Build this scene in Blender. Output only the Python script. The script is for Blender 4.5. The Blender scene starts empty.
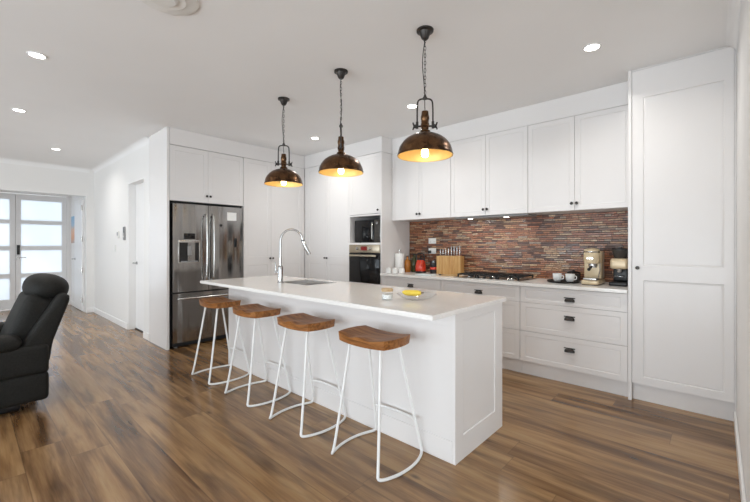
import bpy, bmesh, math, random
from mathutils import Vector, Matrix, Euler
from math import pi, sin, cos, radians

random.seed(7)
S = bpy.context.scene
COL = S.collection

# ------------------------------------------------------------------ camera
CAM_H = 1.27
cam_d = bpy.data.cameras.new('camera')
cam_d.sensor_width = 36.0
cam_d.lens = 18.0
cam_d.shift_y = -6.0 / 750.0
cam_d.clip_start = 0.02
cam = bpy.data.objects.new('camera', cam_d)
cam.location = (0, 0, CAM_H)
cam.rotation_euler = (pi / 2, 0, radians(42.4))
COL.objects.link(cam)
S.camera = cam

# ------------------------------------------------------------------ colour management
S.view_settings.view_transform = 'Standard'
S.view_settings.look = 'None'
S.view_settings.gamma = 1.0
S.view_settings.use_curve_mapping = False
S.view_settings.exposure = 0.14
S.cycles.use_denoising = True
S.cycles.max_bounces = 12
S.cycles.diffuse_bounces = 6
S.cycles.sample_clamp_indirect = 6.0
S.cycles.caustics_refractive = False

# ------------------------------------------------------------------ world (overcast daylight)
W = bpy.data.worlds.new('daylight')
S.world = W
W.use_nodes = True
bg = W.node_tree.nodes['Background']
bg.inputs['Color'].default_value = (0.93, 0.97, 1.0, 1)
bg.inputs['Strength'].default_value = 1.3

ROOM_Y = -4.6          # glazed wall behind the camera
ROOM_X = 3.2
CEIL = 2.70
WINDOWS = [(-7.6, -5.0), (-4.2, -1.6), (-0.8, 2.4)]


def area_light(name, loc, rot, sx, sy, power, color):
    d = bpy.data.lights.new(name, 'AREA')
    d.shape = 'RECTANGLE'
    d.size = sx
    d.size_y = sy
    d.energy = power
    d.color = color
    o = bpy.data.objects.new(name, d)
    o.location = loc
    o.rotation_euler = rot
    COL.objects.link(o)
    return o


WIN_POWER = 42          # sky seen through the windows
UPFILL_POWER = 142      # added fill, tilted up through the same windows to lift the ceiling
for i, (a, b) in enumerate(WINDOWS):
    area_light('window_daylight', ((a + b) / 2, ROOM_Y - 0.25, 1.25), (pi / 2, 0, 0), b - a - 0.1, 2.2,
               WIN_POWER * (b - a) / 2.6, (0.76, 0.88, 1.0))
    area_light('paving_bounce', ((a + b) / 2, ROOM_Y - 0.9, 0.25), (pi / 2 + radians(42), 0, 0), b - a - 0.1, 1.4,
               UPFILL_POWER * (b - a) / 2.6, (0.88, 0.94, 1.0))

area_light('east_daylight', (ROOM_X + 0.30, -1.2, 1.3), (pi / 2, 0, pi / 2), 4.3, 2.1, 84, (0.90, 0.95, 1.0))  # added fill lamp, brightens the faces turned to the east


# ------------------------------------------------------------------ node helpers
class NT:
    def __init__(self, name):
        self.m = bpy.data.materials.new(name)
        self.m.use_nodes = True
        self.t = self.m.node_tree
        self.b = self.t.nodes['Principled BSDF']
        self.out = self.t.nodes['Material Output']

    def n(self, typ, **kw):
        x = self.t.nodes.new(typ)
        for k, v in kw.items():
            setattr(x, k, v)
        return x

    def link(self, a, b):
        self.t.links.new(a, b)

    def val(self, sock, v):
        if hasattr(v, 'is_output') or isinstance(v, bpy.types.NodeSocket):
            self.link(v, sock)
        else:
            sock.default_value = v

    def math(self, op, a, b=0.0, c=0.0):
        x = self.n('ShaderNodeMath', operation=op)
        self.val(x.inputs[0], a)
        self.val(x.inputs[1], b)
        self.val(x.inputs[2], c)
        return x.outputs[0]

    def comb(self, x, y, z):
        c = self.n('ShaderNodeCombineXYZ')
        for i, v in enumerate((x, y, z)):
            self.val(c.inputs[i], v)
        return c.outputs[0]

    def coords(self):
        tc = self.n('ShaderNodeTexCoord')
        s = self.n('ShaderNodeSeparateXYZ')
        self.link(tc.outputs['Object'], s.inputs[0])
        return tc.outputs['Object'], s.outputs[0], s.outputs[1], s.outputs[2]

    def noise(self, vec, scale=5.0, detail=3.0, rough=0.5, dist=0.0):
        x = self.n('ShaderNodeTexNoise')
        self.link(vec, x.inputs['Vector'])
        x.inputs['Scale'].default_value = scale
        x.inputs['Detail'].default_value = detail
        x.inputs['Roughness'].default_value = rough
        x.inputs['Distortion'].default_value = dist
        return x.outputs['Fac']

    def white(self, vec):
        x = self.n('ShaderNodeTexWhiteNoise', noise_dimensions='3D')
        self.link(vec, x.inputs['Vector'])
        return x.outputs['Value']

    def ramp(self, fac, stops, interp='LINEAR'):
        x = self.n('ShaderNodeValToRGB')
        x.color_ramp.interpolation = interp
        e = x.color_ramp.elements
        while len(e) < len(stops):
            e.new(0.5)
        for el, (p, c) in zip(e, stops):
            el.position = p
            el.color = (c[0], c[1], c[2], 1) if not isinstance(c, (int, float)) else (c, c, c, 1)
        self.link(fac, x.inputs[0])
        return x.outputs[0]

    def mix(self, fac, a, b, mode='MIX'):
        x = self.n('ShaderNodeMix', data_type='RGBA', blend_type=mode)
        self.val(x.inputs[0], fac)
        for s, v in ((x.inputs[6], a), (x.inputs[7], b)):
            if isinstance(v, tuple):
                s.default_value = (v[0], v[1], v[2], 1)
            else:
                self.link(v, s)
        return x.outputs[2]

    def bump(self, h, strength=0.3, dist=0.002):
        x = self.n('ShaderNodeBump')
        x.inputs['Strength'].default_value = strength
        x.inputs['Distance'].default_value = dist
        self.link(h, x.inputs['Height'])
        self.link(x.outputs[0], self.b.inputs['Normal'])


def simple(name, col, rough=0.5, metal=0.0, noise=0.0, nscale=30.0, spec=None, emit=None, estr=0.0, trans=0.0, ior=1.45, coat=0.0, bump=0.0):
    t = NT(name)
    b = t.b
    b.inputs['Base Color'].default_value = (*col, 1)
    b.inputs['Roughness'].default_value = rough
    b.inputs['Metallic'].default_value = metal
    b.inputs['IOR'].default_value = ior
    if spec is not None:
        b.inputs['Specular IOR Level'].default_value = spec
    if trans:
        b.inputs['Transmission Weight'].default_value = trans
    if coat:
        b.inputs['Coat Weight'].default_value = coat
        b.inputs['Coat Roughness'].default_value = 0.15
    if emit:
        b.inputs['Emission Color'].default_value = (*emit, 1)
        b.inputs['Emission Strength'].default_value = estr
    if noise or bump:
        v, *_ = t.coords()
        f = t.noise(v, nscale, 4.0)
        if noise:
            lo = tuple(c * (1 - noise) for c in col)
            hi = tuple(min(1, c * (1 + noise)) for c in col)
            t.link(t.ramp(f, [(0.3, lo), (0.7, hi)]), b.inputs['Base Color'])
        if bump:
            t.bump(f, bump, 0.002)
    return t.m


M = {}
M['wall'] = simple('white_wall_paint', (0.80, 0.79, 0.775), 0.6, noise=0.01, nscale=2)
M['ceiling'] = simple('ceiling_paint', (0.84, 0.835, 0.83), 0.85, noise=0.01, nscale=2)
M['trim'] = simple('gloss_trim_paint', (0.83, 0.82, 0.81), 0.35, noise=0.01, nscale=3)
M['cab'] = simple('satin_cabinet_lacquer', (0.76, 0.74, 0.73), 0.26, noise=0.006, nscale=3)
M['stone'] = simple('white_engineered_stone', (0.82, 0.80, 0.775), 0.16, noise=0.03, nscale=60)
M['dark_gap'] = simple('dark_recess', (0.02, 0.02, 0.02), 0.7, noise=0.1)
M['bronze_dark'] = simple('dark_bronze', (0.045, 0.040, 0.037), 0.38, 0.6, noise=0.15)
M['black'] = simple('black_plastic', (0.012, 0.012, 0.013), 0.35, noise=0.1)
M['black_gloss'] = simple('black_glass', (0.006, 0.006, 0.007), 0.05, noise=0.05, spec=0.4)
M['chrome'] = simple('chrome', (0.48, 0.48, 0.48), 0.14, 1.0, noise=0.02)
M['white_metal'] = simple('white_powder_coat', (0.80, 0.80, 0.79), 0.35, noise=0.01)
M['white_plastic'] = simple('white_plastic', (0.78, 0.77, 0.74), 0.35, noise=0.01)
M['ceramic'] = simple('white_ceramic', (0.84, 0.84, 0.83), 0.12, noise=0.01)
M['leather'] = simple('charcoal_upholstery', (0.0125, 0.0120, 0.0105), 0.66, noise=0.3, nscale=90, bump=0.25)
M['leather'].node_tree.nodes['Principled BSDF'].inputs['Specular IOR Level'].default_value = 0.25
M['gold'] = simple('gold_shade_lining', (0.88, 0.66, 0.28), 0.45, 0.35, noise=0.05)
M['bulb'] = simple('warm_bulb', (1.0, 0.8, 0.5), 0.3, emit=(1.0, 0.70, 0.36), estr=15.0)
M['downlight'] = simple('downlight_lens', (1, 1, 1), 0.4, emit=(1.0, 0.95, 0.88), estr=14.0)
M['hoodlight'] = simple('hood_lamp', (1, 1, 1), 0.4, emit=(1.0, 0.95, 0.88), estr=12.0)
M['red'] = simple('red_enamel', (0.62, 0.045, 0.018), 0.18, noise=0.05, coat=0.4)
M['cream'] = simple('champagne_enamel', (0.62, 0.50, 0.33), 0.28, 0.15, noise=0.03)
M['yellow'] = simple('banana_skin', (0.80, 0.58, 0.07), 0.5, noise=0.12, nscale=20)
M['brown_tip'] = simple('banana_tip', (0.10, 0.06, 0.02), 0.7, noise=0.2)
M['paper'] = simple('white_paper', (0.84, 0.84, 0.82), 0.8, noise=0.02)
M['tan'] = simple('tan_cork', (0.48, 0.34, 0.19), 0.6, noise=0.15, nscale=60)
M['amber'] = simple('amber_oil', (0.42, 0.16, 0.03), 0.1, noise=0.1)
M['olive'] = simple('dark_olive_glass', (0.05, 0.055, 0.02), 0.1, noise=0.1)
M['display'] = simple('display_red', (0.02, 0.005, 0.005), 0.2, emit=(0.6, 0.03, 0.02), estr=0.25)
M['grey_plastic'] = simple('grey_plastic', (0.28, 0.28, 0.28), 0.4, noise=0.03)
M['door_paint'] = simple('door_paint', (0.82, 0.815, 0.81), 0.4, noise=0.01)
M['cast_iron'] = simple('cast_iron', (0.018, 0.018, 0.018), 0.55, 0.3, noise=0.2, nscale=120)
M['smoke'] = simple('smoked_plastic', (0.05, 0.045, 0.04), 0.08, noise=0.05)
M['cloth'] = simple('pale_blue_cloth', (0.62, 0.70, 0.72), 0.85, noise=0.05, nscale=80, bump=0.3)


def make_glass(name, tint=(1, 1, 1), refl=0.08):
    t = NT(name)
    tr = t.n('ShaderNodeBsdfTransparent')
    tr.inputs[0].default_value = (*tint, 1)
    gl = t.n('ShaderNodeBsdfGlossy')
    gl.inputs['Roughness'].default_value = 0.03
    lw = t.n('ShaderNodeLayerWeight')
    lw.inputs[0].default_value = 0.25
    f = t.math('ADD', t.math('MULTIPLY', lw.outputs['Facing'], 0.35), refl * 0.5)
    mx = t.n('ShaderNodeMixShader')
    t.link(f, mx.inputs[0])
    t.link(tr.outputs[0], mx.inputs[1])
    t.link(gl.outputs[0], mx.inputs[2])
    t.link(mx.outputs[0], t.out.inputs[0])
    return t.m


M['glass'] = make_glass('clear_glass', (0.97, 0.98, 0.98))


def make_frosted():
    t = NT('frosted_door_glass')
    tr = t.n('ShaderNodeBsdfTranslucent')
    v, *_ = t.coords()
    f = t.noise(v, 1.5, 2)
    t.link(t.ramp(f, [(0.3, (0.86, 0.90, 0.95)), (0.7, (0.93, 0.96, 1.0))]), tr.inputs[0])
    gl = t.n('ShaderNodeBsdfGlossy')
    gl.inputs['Roughness'].default_value = 0.25
    mx = t.n('ShaderNodeMixShader')
    mx.inputs[0].default_value = 0.06
    t.link(tr.outputs[0], mx.inputs[1])
    t.link(gl.outputs[0], mx.inputs[2])
    t.link(mx.outputs[0], t.out.inputs[0])
    return t.m


M['frosted'] = make_frosted()


def make_floor():
    t = NT('rustic_oak_planks')
    v, x, y, z = t.coords()
    pw, pl = 0.20, 1.9
    ry = t.math('DIVIDE', t.math('ADD', y, -0.03), pw)
    row = t.math('FLOOR', ry)
    fy = t.math('FRACT', ry)
    off = t.white(t.comb(row, 3.1, 7.7))
    rx = t.math('ADD', t.math('DIVIDE', x, pl), t.math('MULTIPLY', off, 9.0))
    col = t.math('FLOOR', rx)
    fx = t.math('FRACT', rx)
    pid = t.white(t.comb(row, col, 1.3))
    gv = t.comb(t.math('MULTIPLY', x, 0.75), t.math('MULTIPLY', y, 7.5), t.math('MULTIPLY', pid, 31.0))
    g1 = t.noise(gv, 1.7, 4, 0.55, 0.25)
    gv2 = t.comb(t.math('MULTIPLY', x, 2.0), t.math('MULTIPLY', y, 60.0), t.math('MULTIPLY', pid, 17.0))
    g2 = t.noise(gv2, 1.6, 3, 0.6)
    tone = t.math('ADD', t.math('MULTIPLY', g1, 0.84), t.math('MULTIPLY', g2, 0.20))
    tone = t.math('ADD', tone, t.math('MULTIPLY', t.math('SUBTRACT', pid, 0.5), 0.17))
    base = t.ramp(tone, [(0.27, (0.070, 0.032, 0.012)), (0.43, (0.178, 0.093, 0.038)), (0.57, (0.300, 0.172, 0.075)), (0.82, (0.44, 0.28, 0.135))])
    # dark mineral streaks
    kv = t.comb(t.math('MULTIPLY', x, 0.8), t.math('MULTIPLY', y, 5.5), t.math('MULTIPLY', pid, 11.0))
    k = t.noise(kv, 2.2, 3, 0.5, 0.3)
    base = t.mix(t.ramp(k, [(0.54, 0.0), (0.80, 0.8)]), base, (0.035, 0.020, 0.012))
    # small knots
    kn = t.n('ShaderNodeTexVoronoi', feature='F1')
    t.link(t.comb(t.math('MULTIPLY', x, 1.1), t.math('MULTIPLY', y, 2.6), t.math('MULTIPLY', pid, 5.0)), kn.inputs['Vector'])
    kn.inputs['Scale'].default_value = 1.6
    base = t.mix(t.ramp(kn.outputs['Distance'], [(0.02, 0.7), (0.085, 0.0)]), base, (0.03, 0.018, 0.011))
    # worn greyish patches
    gvp = t.noise(t.comb(t.math('MULTIPLY', x, 0.5), t.math('MULTIPLY', y, 1.4), 4.0), 1.8, 3)
    base = t.mix(t.ramp(gvp, [(0.50, 0.0), (0.75, 0.30)]), base, (0.24, 0.155, 0.09))
    ey = t.math('ABSOLUTE', t.math('SUBTRACT', fy, 0.5))
    ex = t.math('ABSOLUTE', t.math('SUBTRACT', fx, 0.5))
    gy = t.math('GREATER_THAN', ey, 0.488)
    gx = t.math('GREATER_THAN', ex, 0.4988)
    gap = t.math('MAXIMUM', gy, gx)
    base = t.mix(t.math('MULTIPLY', gap, 0.35), base, (0.06, 0.035, 0.02))
    t.link(base, t.b.inputs['Base Color'])
    t.link(t.ramp(g1, [(0.3, 0.17), (0.7, 0.26)]), t.b.inputs['Roughness'])
    t.b.inputs['Specular IOR Level'].default_value = 0.5
    h = t.math('SUBTRACT', t.math('MULTIPLY', g2, 0.25), gap)
    t.bump(h, 0.12, 0.001)
    return t.m


M['floor'] = make_floor()


def make_mosaic():
    t = NT('mosaic_strip_tiles')
    v, x, y, z = t.coords()
    rh = 0.0225
    rz = t.math('DIVIDE', z, rh)
    row = t.math('FLOOR', rz)
    fz = t.math('FRACT', rz)
    r1 = t.white(t.comb(row, 2.0, 5.0))
    r2 = t.white(t.comb(row, 9.0, 1.0))
    ln = t.math('ADD', 0.055, t.math('MULTIPLY', r2, 0.085))
    rx = t.math('DIVIDE', t.math('ADD', x, t.math('MULTIPLY', r1, 3.0)), ln)
    col = t.math('FLOOR', rx)
    fx = t.math('FRACT', rx)
    pid = t.white(t.comb(row, col, 4.4))
    pid2 = t.white(t.comb(col, row, 8.8))
    c = t.ramp(pid, [(0.0, (0.12, 0.048, 0.028)), (0.10, (0.33, 0.115, 0.055)), (0.26, (0.42, 0.18, 0.088)), (0.42, (0.52, 0.29, 0.155)),
                     (0.56, (0.36, 0.145, 0.072)), (0.70, (0.56, 0.37, 0.22)), (0.80, (0.20, 0.10, 0.06)), (0.88, (0.40, 0.30, 0.225)), (0.96, (0.46, 0.165, 0.08))], 'CONSTANT')
    n = t.noise(t.comb(t.math('MULTIPLY', x, 34.0), t.math('MULTIPLY', pid, 9.0), t.math('MULTIPLY', z, 85.0)), 1.6, 3, 0.6)
    c = t.mix(t.ramp(n, [(0.36, 0.65), (0.60, 0.0)]), c, (0.055, 0.026, 0.016))
    ez = t.math('GREATER_THAN', t.math('ABSOLUTE', t.math('SUBTRACT', fz, 0.5)), 0.375)
    exw = t.math('MULTIPLY', t.math('SUBTRACT', 0.5, t.math('ABSOLUTE', t.math('SUBTRACT', fx, 0.5))), ln)
    ex = t.math('LESS_THAN', exw, 0.0018)
    gap = t.math('MAXIMUM', ez, ex)
    c = t.mix(t.math('MULTIPLY', gap, 0.92), c, (0.020, 0.011, 0.007))
    t.link(c, t.b.inputs['Base Color'])
    rgh = t.math('ADD', t.math('MULTIPLY', pid2, 0.28), 0.10)
    rgh = t.math('MAXIMUM', rgh, t.math('MULTIPLY', gap, 0.8))
    t.link(rgh, t.b.inputs['Roughness'])
    h = t.math('ADD', t.math('MULTIPLY', t.math('SUBTRACT', 1.0, gap), 0.5), t.math('ADD', t.math('MULTIPLY', pid, 0.35), t.math('MULTIPLY', n, 0.25)))
    t.bump(h, 0.6, 0.003)
    return t.m


M['mosaic'] = make_mosaic()


def make_steel(name, axis, col=(0.36, 0.34, 0.325), rough=0.26):
    """brushed steel: fine grain along 'axis'."""
    t = NT(name)
    v, x, y, z = t.coords()
    if axis == 'z':
        a = t.comb(t.math('MULTIPLY', x, 60), t.math('MULTIPLY', y, 60), t.math('MULTIPLY', z, 0.6))
        w = t.comb(t.math('MULTIPLY', x, 1.0), t.math('MULTIPLY', y, 6.5), t.math('MULTIPLY', z, 0.35))
    else:
        a = t.comb(t.math('MULTIPLY', x, 0.8), t.math('MULTIPLY', y, 0.8), t.math('MULTIPLY', z, 70))
        w = t.comb(t.math('MULTIPLY', x, 0.5), t.math('MULTIPLY', y, 0.5), t.math('MULTIPLY', z, 5.0))
    g = t.noise(a, 3.0, 3)
    wv = t.noise(w, 1.0, 1)
    t.b.inputs['Metallic'].default_value = 1.0
    t.link(t.ramp(g, [(0.3, tuple(c * 0.92 for c in col)), (0.7, tuple(c * 1.08 for c in col))]), t.b.inputs['Base Color'])
    t.link(t.ramp(g, [(0.3, rough - 0.04), (0.7, rough + 0.05)]), t.b.inputs['Roughness'])
    t.bump(t.math('ADD', wv, t.math('MULTIPLY', g, 0.0004)), 0.6, 0.055)
    return t.m


M['steel'] = make_steel('brushed_fridge_steel', 'z', (0.33, 0.32, 0.31), 0.16)
M['steel_h'] = make_steel('brushed_steel', 'x', (0.50, 0.48, 0.45), 0.28)
M['steel_plain'] = simple('satin_steel', (0.55, 0.54, 0.52), 0.25, 1.0, noise=0.03)
M['sink_steel'] = simple('sink_steel', (0.68, 0.67, 0.66), 0.42, 0.9, noise=0.03)
M['oven_steel'] = simple('champagne_steel', (0.50, 0.43, 0.33), 0.3, 1.0, noise=0.03)


def make_wood(name, stops, axis='x', scale=1.0):
    t = NT(name)
    v, x, y, z = t.coords()
    oi = t.n('ShaderNodeObjectInfo')
    s = {'x': (3, 40, 40), 'y': (40, 3, 40), 'z': (40, 40, 3)}[axis]
    rnd = t.math('MULTIPLY', oi.outputs['Random'], 20.0)
    vec = t.comb(t.math('ADD', t.math('MULTIPLY', x, s[0] * scale), rnd), t.math('MULTIPLY', y, s[1] * scale), t.math('MULTIPLY', z, s[2] * scale))
    f = t.noise(vec, 1.0, 5, 0.6, 0.7)
    t.link(t.ramp(f, stops), t.b.inputs['Base Color'])
    t.b.inputs['Roughness'].default_value = 0.42
    t.b.inputs['Specular IOR Level'].default_value = 0.3
    t.bump(f, 0.15, 0.001)
    return t.m


M['seat_wood'] = make_wood('stained_elm', [(0.28, (0.10, 0.034, 0.009)), (0.5, (0.27, 0.105, 0.028)), (0.72, (0.46, 0.21, 0.065))])
M['acacia'] = make_wood('acacia_block', [(0.25, (0.30, 0.13, 0.035)), (0.5, (0.52, 0.30, 0.11)), (0.75, (0.66, 0.46, 0.22))], 'z', 0.8)
M['board_wood'] = make_wood('board_wood', [(0.3, (0.34, 0.19, 0.08)), (0.7, (0.58, 0.40, 0.20))], 'x')


def make_bronze():
    t = NT('aged_bronze')
    v, x, y, z = t.coords()
    f = t.noise(v, 14, 5, 0.6, 0.5)
    t.link(t.ramp(f, [(0.3, (0.040, 0.022, 0.011)), (0.55, (0.115, 0.056, 0.025)), (0.78, (0.23, 0.12, 0.052))]), t.b.inputs['Base Color'])
    t.b.inputs['Metallic'].default_value = 0.85
    t.link(t.ramp(f, [(0.3, 0.22), (0.7, 0.36)]), t.b.inputs['Roughness'])
    return t.m


M['bronze'] = make_bronze()


def make_art():
    t = NT('abstract_canvas')
    v, x, y, z = t.coords()
    f = t.noise(v, 2.5, 3, 0.5, 0.5)
    h = t.math('ADD', t.math('MULTIPLY', z, 1.5), t.math('MULTIPLY', f, 0.5))
    c = t.ramp(t.math('ADD', h, 0.25), [(0.05, (0.45, 0.42, 0.42)), (0.28, (0.70, 0.36, 0.22)), (0.45, (0.75, 0.45, 0.30)), (0.62, (0.40, 0.55, 0.68)), (0.95, (0.25, 0.45, 0.66))])
    t.link(c, t.b.inputs['Base Color'])
    t.b.inputs['Roughness'].default_value = 0.7
    return t.m


M['art'] = make_art()


# ------------------------------------------------------------------ mesh collector
class MB:
    def __init__(self):
        self.bm = bmesh.new()

    def face(self, pts):
        vs = [self.bm.verts.new(p) for p in pts]
        return self.bm.faces.new(vs)

    def _add(self, other):
        me = bpy.data.meshes.new('t')
        other.to_mesh(me)
        other.free()
        self.bm.from_mesh(me)
        bpy.data.meshes.remove(me)

    def box(self, x0, x1, y0, y1, z0, z1, bev=0.0, seg=2):
        b = bmesh.new()
        bmesh.ops.create_cube(b, size=1.0)
        for v in b.verts:
            v.co = Vector((x0 + (v.co.x + 0.5) * (x1 - x0), y0 + (v.co.y + 0.5) * (y1 - y0), z0 + (v.co.z + 0.5) * (z1 - z0)))
        if bev > 0:
            bmesh.ops.bevel(b, geom=b.edges[:], offset=bev, segments=seg, profile=0.5, affect='EDGES')
        bmesh.ops.recalc_face_normals(b, faces=b.faces[:])
        self._add(b)
        return self

    def rbox(self, c, s, r, rot=None, seg=4, puff=0.0):
        """rounded, optionally puffed box, centre c, size s, rotation euler."""
        b = bmesh.new()
        bmesh.ops.create_cube(b, size=1.0)
        for v in b.verts:
            v.co = Vector((v.co.x * s[0], v.co.y * s[1], v.co.z * s[2]))
        bmesh.ops.bevel(b, geom=b.edges[:], offset=r, segments=seg, profile=0.5, affect='EDGES')
        if puff:
            bmesh.ops.subdivide_edges(b, edges=[e for e in b.edges if e.calc_length() > min(s) * 0.3], cuts=5, use_grid_fill=True)
            for v in b.verts:
                n = [abs(v.co[i]) / (s[i] / 2) for i in range(3)]
                k = [cos(min(1, a) * pi / 2) for a in n]
                w = (k[1] * k[2], k[0] * k[2], k[0] * k[1])
                d = Vector([puff * (1 if v.co[i] > 0 else -1) * w[i] * n[i] for i in range(3)])
                v.co += d
        m = (rot.to_matrix().to_4x4() if rot else Matrix.Identity(4))
        bmesh.ops.transform(b, matrix=Matrix.Translation(c) @ m, verts=b.verts[:])
        bmesh.ops.recalc_face_normals(b, faces=b.faces[:])
        self._add(b)
        return self

    def ellipsoid(self, c, r, rot=None, u=24, v=14, power=1.0):
        b = bmesh.new()
        bmesh.ops.create_uvsphere(b, u_segments=u, v_segments=v, radius=1.0)
        for w in b.verts:
            if power != 1.0:
                w.co = Vector([math.copysign(abs(q) ** power, q) for q in w.co])
            w.co = Vector((w.co.x * r[0], w.co.y * r[1], w.co.z * r[2]))
        m = (rot.to_matrix().to_4x4() if rot else Matrix.Identity(4))
        bmesh.ops.transform(b, matrix=Matrix.Translation(c) @ m, verts=b.verts[:])
        self._add(b)
        return self

    def lathe(self, c, prof, seg=32, axis='z', cap=True):
        """prof: list of (r, h) along axis from c."""
        rings = []
        for r, h in prof:
            ring = []
            for k in range(seg):
                a = 2 * pi * k / seg
                p = {'z': (r * cos(a), r * sin(a), h), 'y': (r * cos(a), h, r * sin(a)), 'x': (h, r * cos(a), r * sin(a))}[axis]
                ring.append(self.bm.verts.new((c[0] + p[0], c[1] + p[1], c[2] + p[2])))
            rings.append(ring)
        fs = []
        for i in range(len(rings) - 1):
            for k in range(seg):
                fs.append(self.bm.faces.new((rings[i][k], rings[i][(k + 1) % seg], rings[i + 1][(k + 1) % seg], rings[i + 1][k])))
        if cap:
            if prof[0][0] > 1e-5:
                fs.append(self.bm.faces.new(rings[0][::-1]))
            if prof[-1][0] > 1e-5:
                fs.append(self.bm.faces.new(rings[-1]))
        bmesh.ops.recalc_face_normals(self.bm, faces=fs)
        return self

    def cyl(self, c, r, h, seg=24, axis='z'):
        return self.lathe(c, [(r, 0), (r, h)], seg, axis)

    def tube(self, pts, r, seg=10, closed=False, radii=None):
        pts = [Vector(p) for p in pts]
        n = len(pts)
        rings = []
        prev = None
        for i, p in enumerate(pts):
            if closed:
                t = (pts[(i + 1) % n] - pts[i - 1]).normalized()
            else:
                t = (pts[min(i + 1, n - 1)] - pts[max(i - 1, 0)]).normalized()
            if prev is None:
                a = Vector((0, 0, 1)) if abs(t.z) < 0.9 else Vector((1, 0, 0))
                u = t.cross(a).normalized()
            else:
                u = (prev - t * prev.dot(t)).normalized()
            prev = u
            w = t.cross(u)
            rr = radii[i] if radii else r
            rings.append([self.bm.verts.new(p + (u * cos(2 * pi * k / seg) + w * sin(2 * pi * k / seg)) * rr) for k in range(seg)])
        fs = []
        for i in range(n if closed else n - 1):
            A, B = rings[i], rings[(i + 1) % n]
            for k in range(seg):
                fs.append(self.bm.faces.new((A[k], A[(k + 1) % seg], B[(k + 1) % seg], B[k])))
        if not closed:
            fs.append(self.bm.faces.new(rings[0][::-1]))
            fs.append(self.bm.faces.new(rings[-1]))
        bmesh.ops.recalc_face_normals(self.bm, faces=fs)
        return self

    def prism(self, poly, h0, h1, F):
        """poly [(a,b)] extruded h0..h1; F(a,b,h)->xyz"""
        A = [self.bm.verts.new(F(a, b, h0)) for a, b in poly]
        B = [self.bm.verts.new(F(a, b, h1)) for a, b in poly]
        fs = [self.bm.faces.new(A[::-1]), self.bm.faces.new(B)]
        n = len(poly)
        for i in range(n):
            fs.append(self.bm.faces.new((A[i], A[(i + 1) % n], B[(i + 1) % n], B[i])))
        bmesh.ops.recalc_face_normals(self.bm, faces=fs)
        return self

    def panel(self, F, u0, u1, z0, z1, d0=0.0, d1=0.02, insets=(), depth=0.0034, mould=0.012):
        """door slab with moulded recessed panels. F(u, d, z) -> xyz, front at d0, back at d1 (d grows into the cabinet)."""
        us = sorted({u0, u1, *[i[0] for i in insets], *[i[1] for i in insets]})
        zs = sorted({z0, z1, *[i[2] for i in insets], *[i[3] for i in insets]})
        V = {}

        def v(u, d, z):
            k = (round(u, 5), round(d, 5), round(z, 5))
            if k not in V:
                V[k] = self.bm.verts.new(F(u, d, z))
            return V[k]
        fs = []

        def q(*p):
            fs.append(self.bm.faces.new([v(*a) for a in p]))
        for i in range(len(us) - 1):
            for j in range(len(zs) - 1):
                a, b, c, e = us[i], us[i + 1], zs[j], zs[j + 1]
                if any(n[0] <= a + 1e-6 and n[1] >= b - 1e-6 and n[2] <= c + 1e-6 and n[3] >= e - 1e-6 for n in insets):
                    continue
                q((a, d0, c), (b, d0, c), (b, d0, e), (a, d0, e))
        for (a, b, c, e) in insets:
            R = [(a, b, c, e, d0)]
            m = mould
            R.append((a + m * 0.25, b - m * 0.25, c + m * 0.25, e - m * 0.25, d0 + depth))
            R.append((a + m, b - m, c + m, e - m, d0 + depth * 0.75))
            for k in range(2):
                o, n = R[k], R[k + 1]
                oc = [(o[0], o[4], o[2]), (o[1], o[4], o[2]), (o[1], o[4], o[3]), (o[0], o[4], o[3])]
                nc = [(n[0], n[4], n[2]), (n[1], n[4], n[2]), (n[1], n[4], n[3]), (n[0], n[4], n[3])]
                for s in range(4):
                    if k == 0:
                        # outer edges may be split by the grid lines: keep simple quads
                        pass
                    q(oc[s], oc[(s + 1) % 4], nc[(s + 1) % 4], nc[s])
            n = R[2]
            q((n[0], n[4], n[2]), (n[1], n[4], n[2]), (n[1], n[4], n[3]), (n[0], n[4], n[3]))
        for i in range(len(us) - 1):
            a, b = us[i], us[i + 1]
            q((a, d0, z0), (b, d0, z0), (b, d1, z0), (a, d1, z0))
            q((a, d0, z1), (b, d0, z1), (b, d1, z1), (a, d1, z1))
        for j in range(len(zs) - 1):
            c, e = zs[j], zs[j + 1]
            q((u0, d0, c), (u0, d0, e), (u0, d1, e), (u0, d1, c))
            q((u1, d0, c), (u1, d0, e), (u1, d1, e), (u1, d1, c))
        bk = [v(a, d1, z0) for a in us] + [v(u1, d1, c) for c in zs[1:]] + [v(a, d1, z1) for a in us[::-1][1:]] + [v(u0, d1, c) for c in zs[::-1][1:-1]]
        fs.append(self.bm.faces.new(bk))
        bmesh.ops.recalc_face_normals(self.bm, faces=fs)
        return self


ROOTLOC = {}


def finish(name, mb, mat, loc, smooth):
    bmesh.ops.translate(mb.bm, vec=-Vector(loc), verts=mb.bm.verts[:])
    me = bpy.data.meshes.new(name)
    mb.bm.to_mesh(me)
    mb.bm.free()
    me.materials.append(M[mat] if isinstance(mat, str) else mat)
    if smooth:
        me.polygons.foreach_set('use_smooth', [True] * len(me.polygons))
        me.set_sharp_from_angle(angle=radians(38))
    o = bpy.data.objects.new(name, me)
    COL.objects.link(o)
    return o


def struct(name, mb, mat, label=None, smooth=False, parent=None):
    o = finish(name, mb, mat, (0, 0, 0), smooth)
    ROOTLOC[o.name] = (0, 0, 0)
    if parent:
        o.parent = parent
    else:
        o['kind'] = 'structure'
        if label:
            o['label'] = label
    return o


def tag(o, label, cat, group=None):
    o['label'] = label
    o['category'] = cat
    if group:
        o['group'] = group
    return o


def thing(name, label, cat, loc=(0, 0, 0), group=None):
    o = bpy.data.objects.new(name, None)
    o.empty_display_size = 0.1
    o.location = loc
    COL.objects.link(o)
    ROOTLOC[o.name] = tuple(loc)
    return tag(o, label, cat, group)


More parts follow.
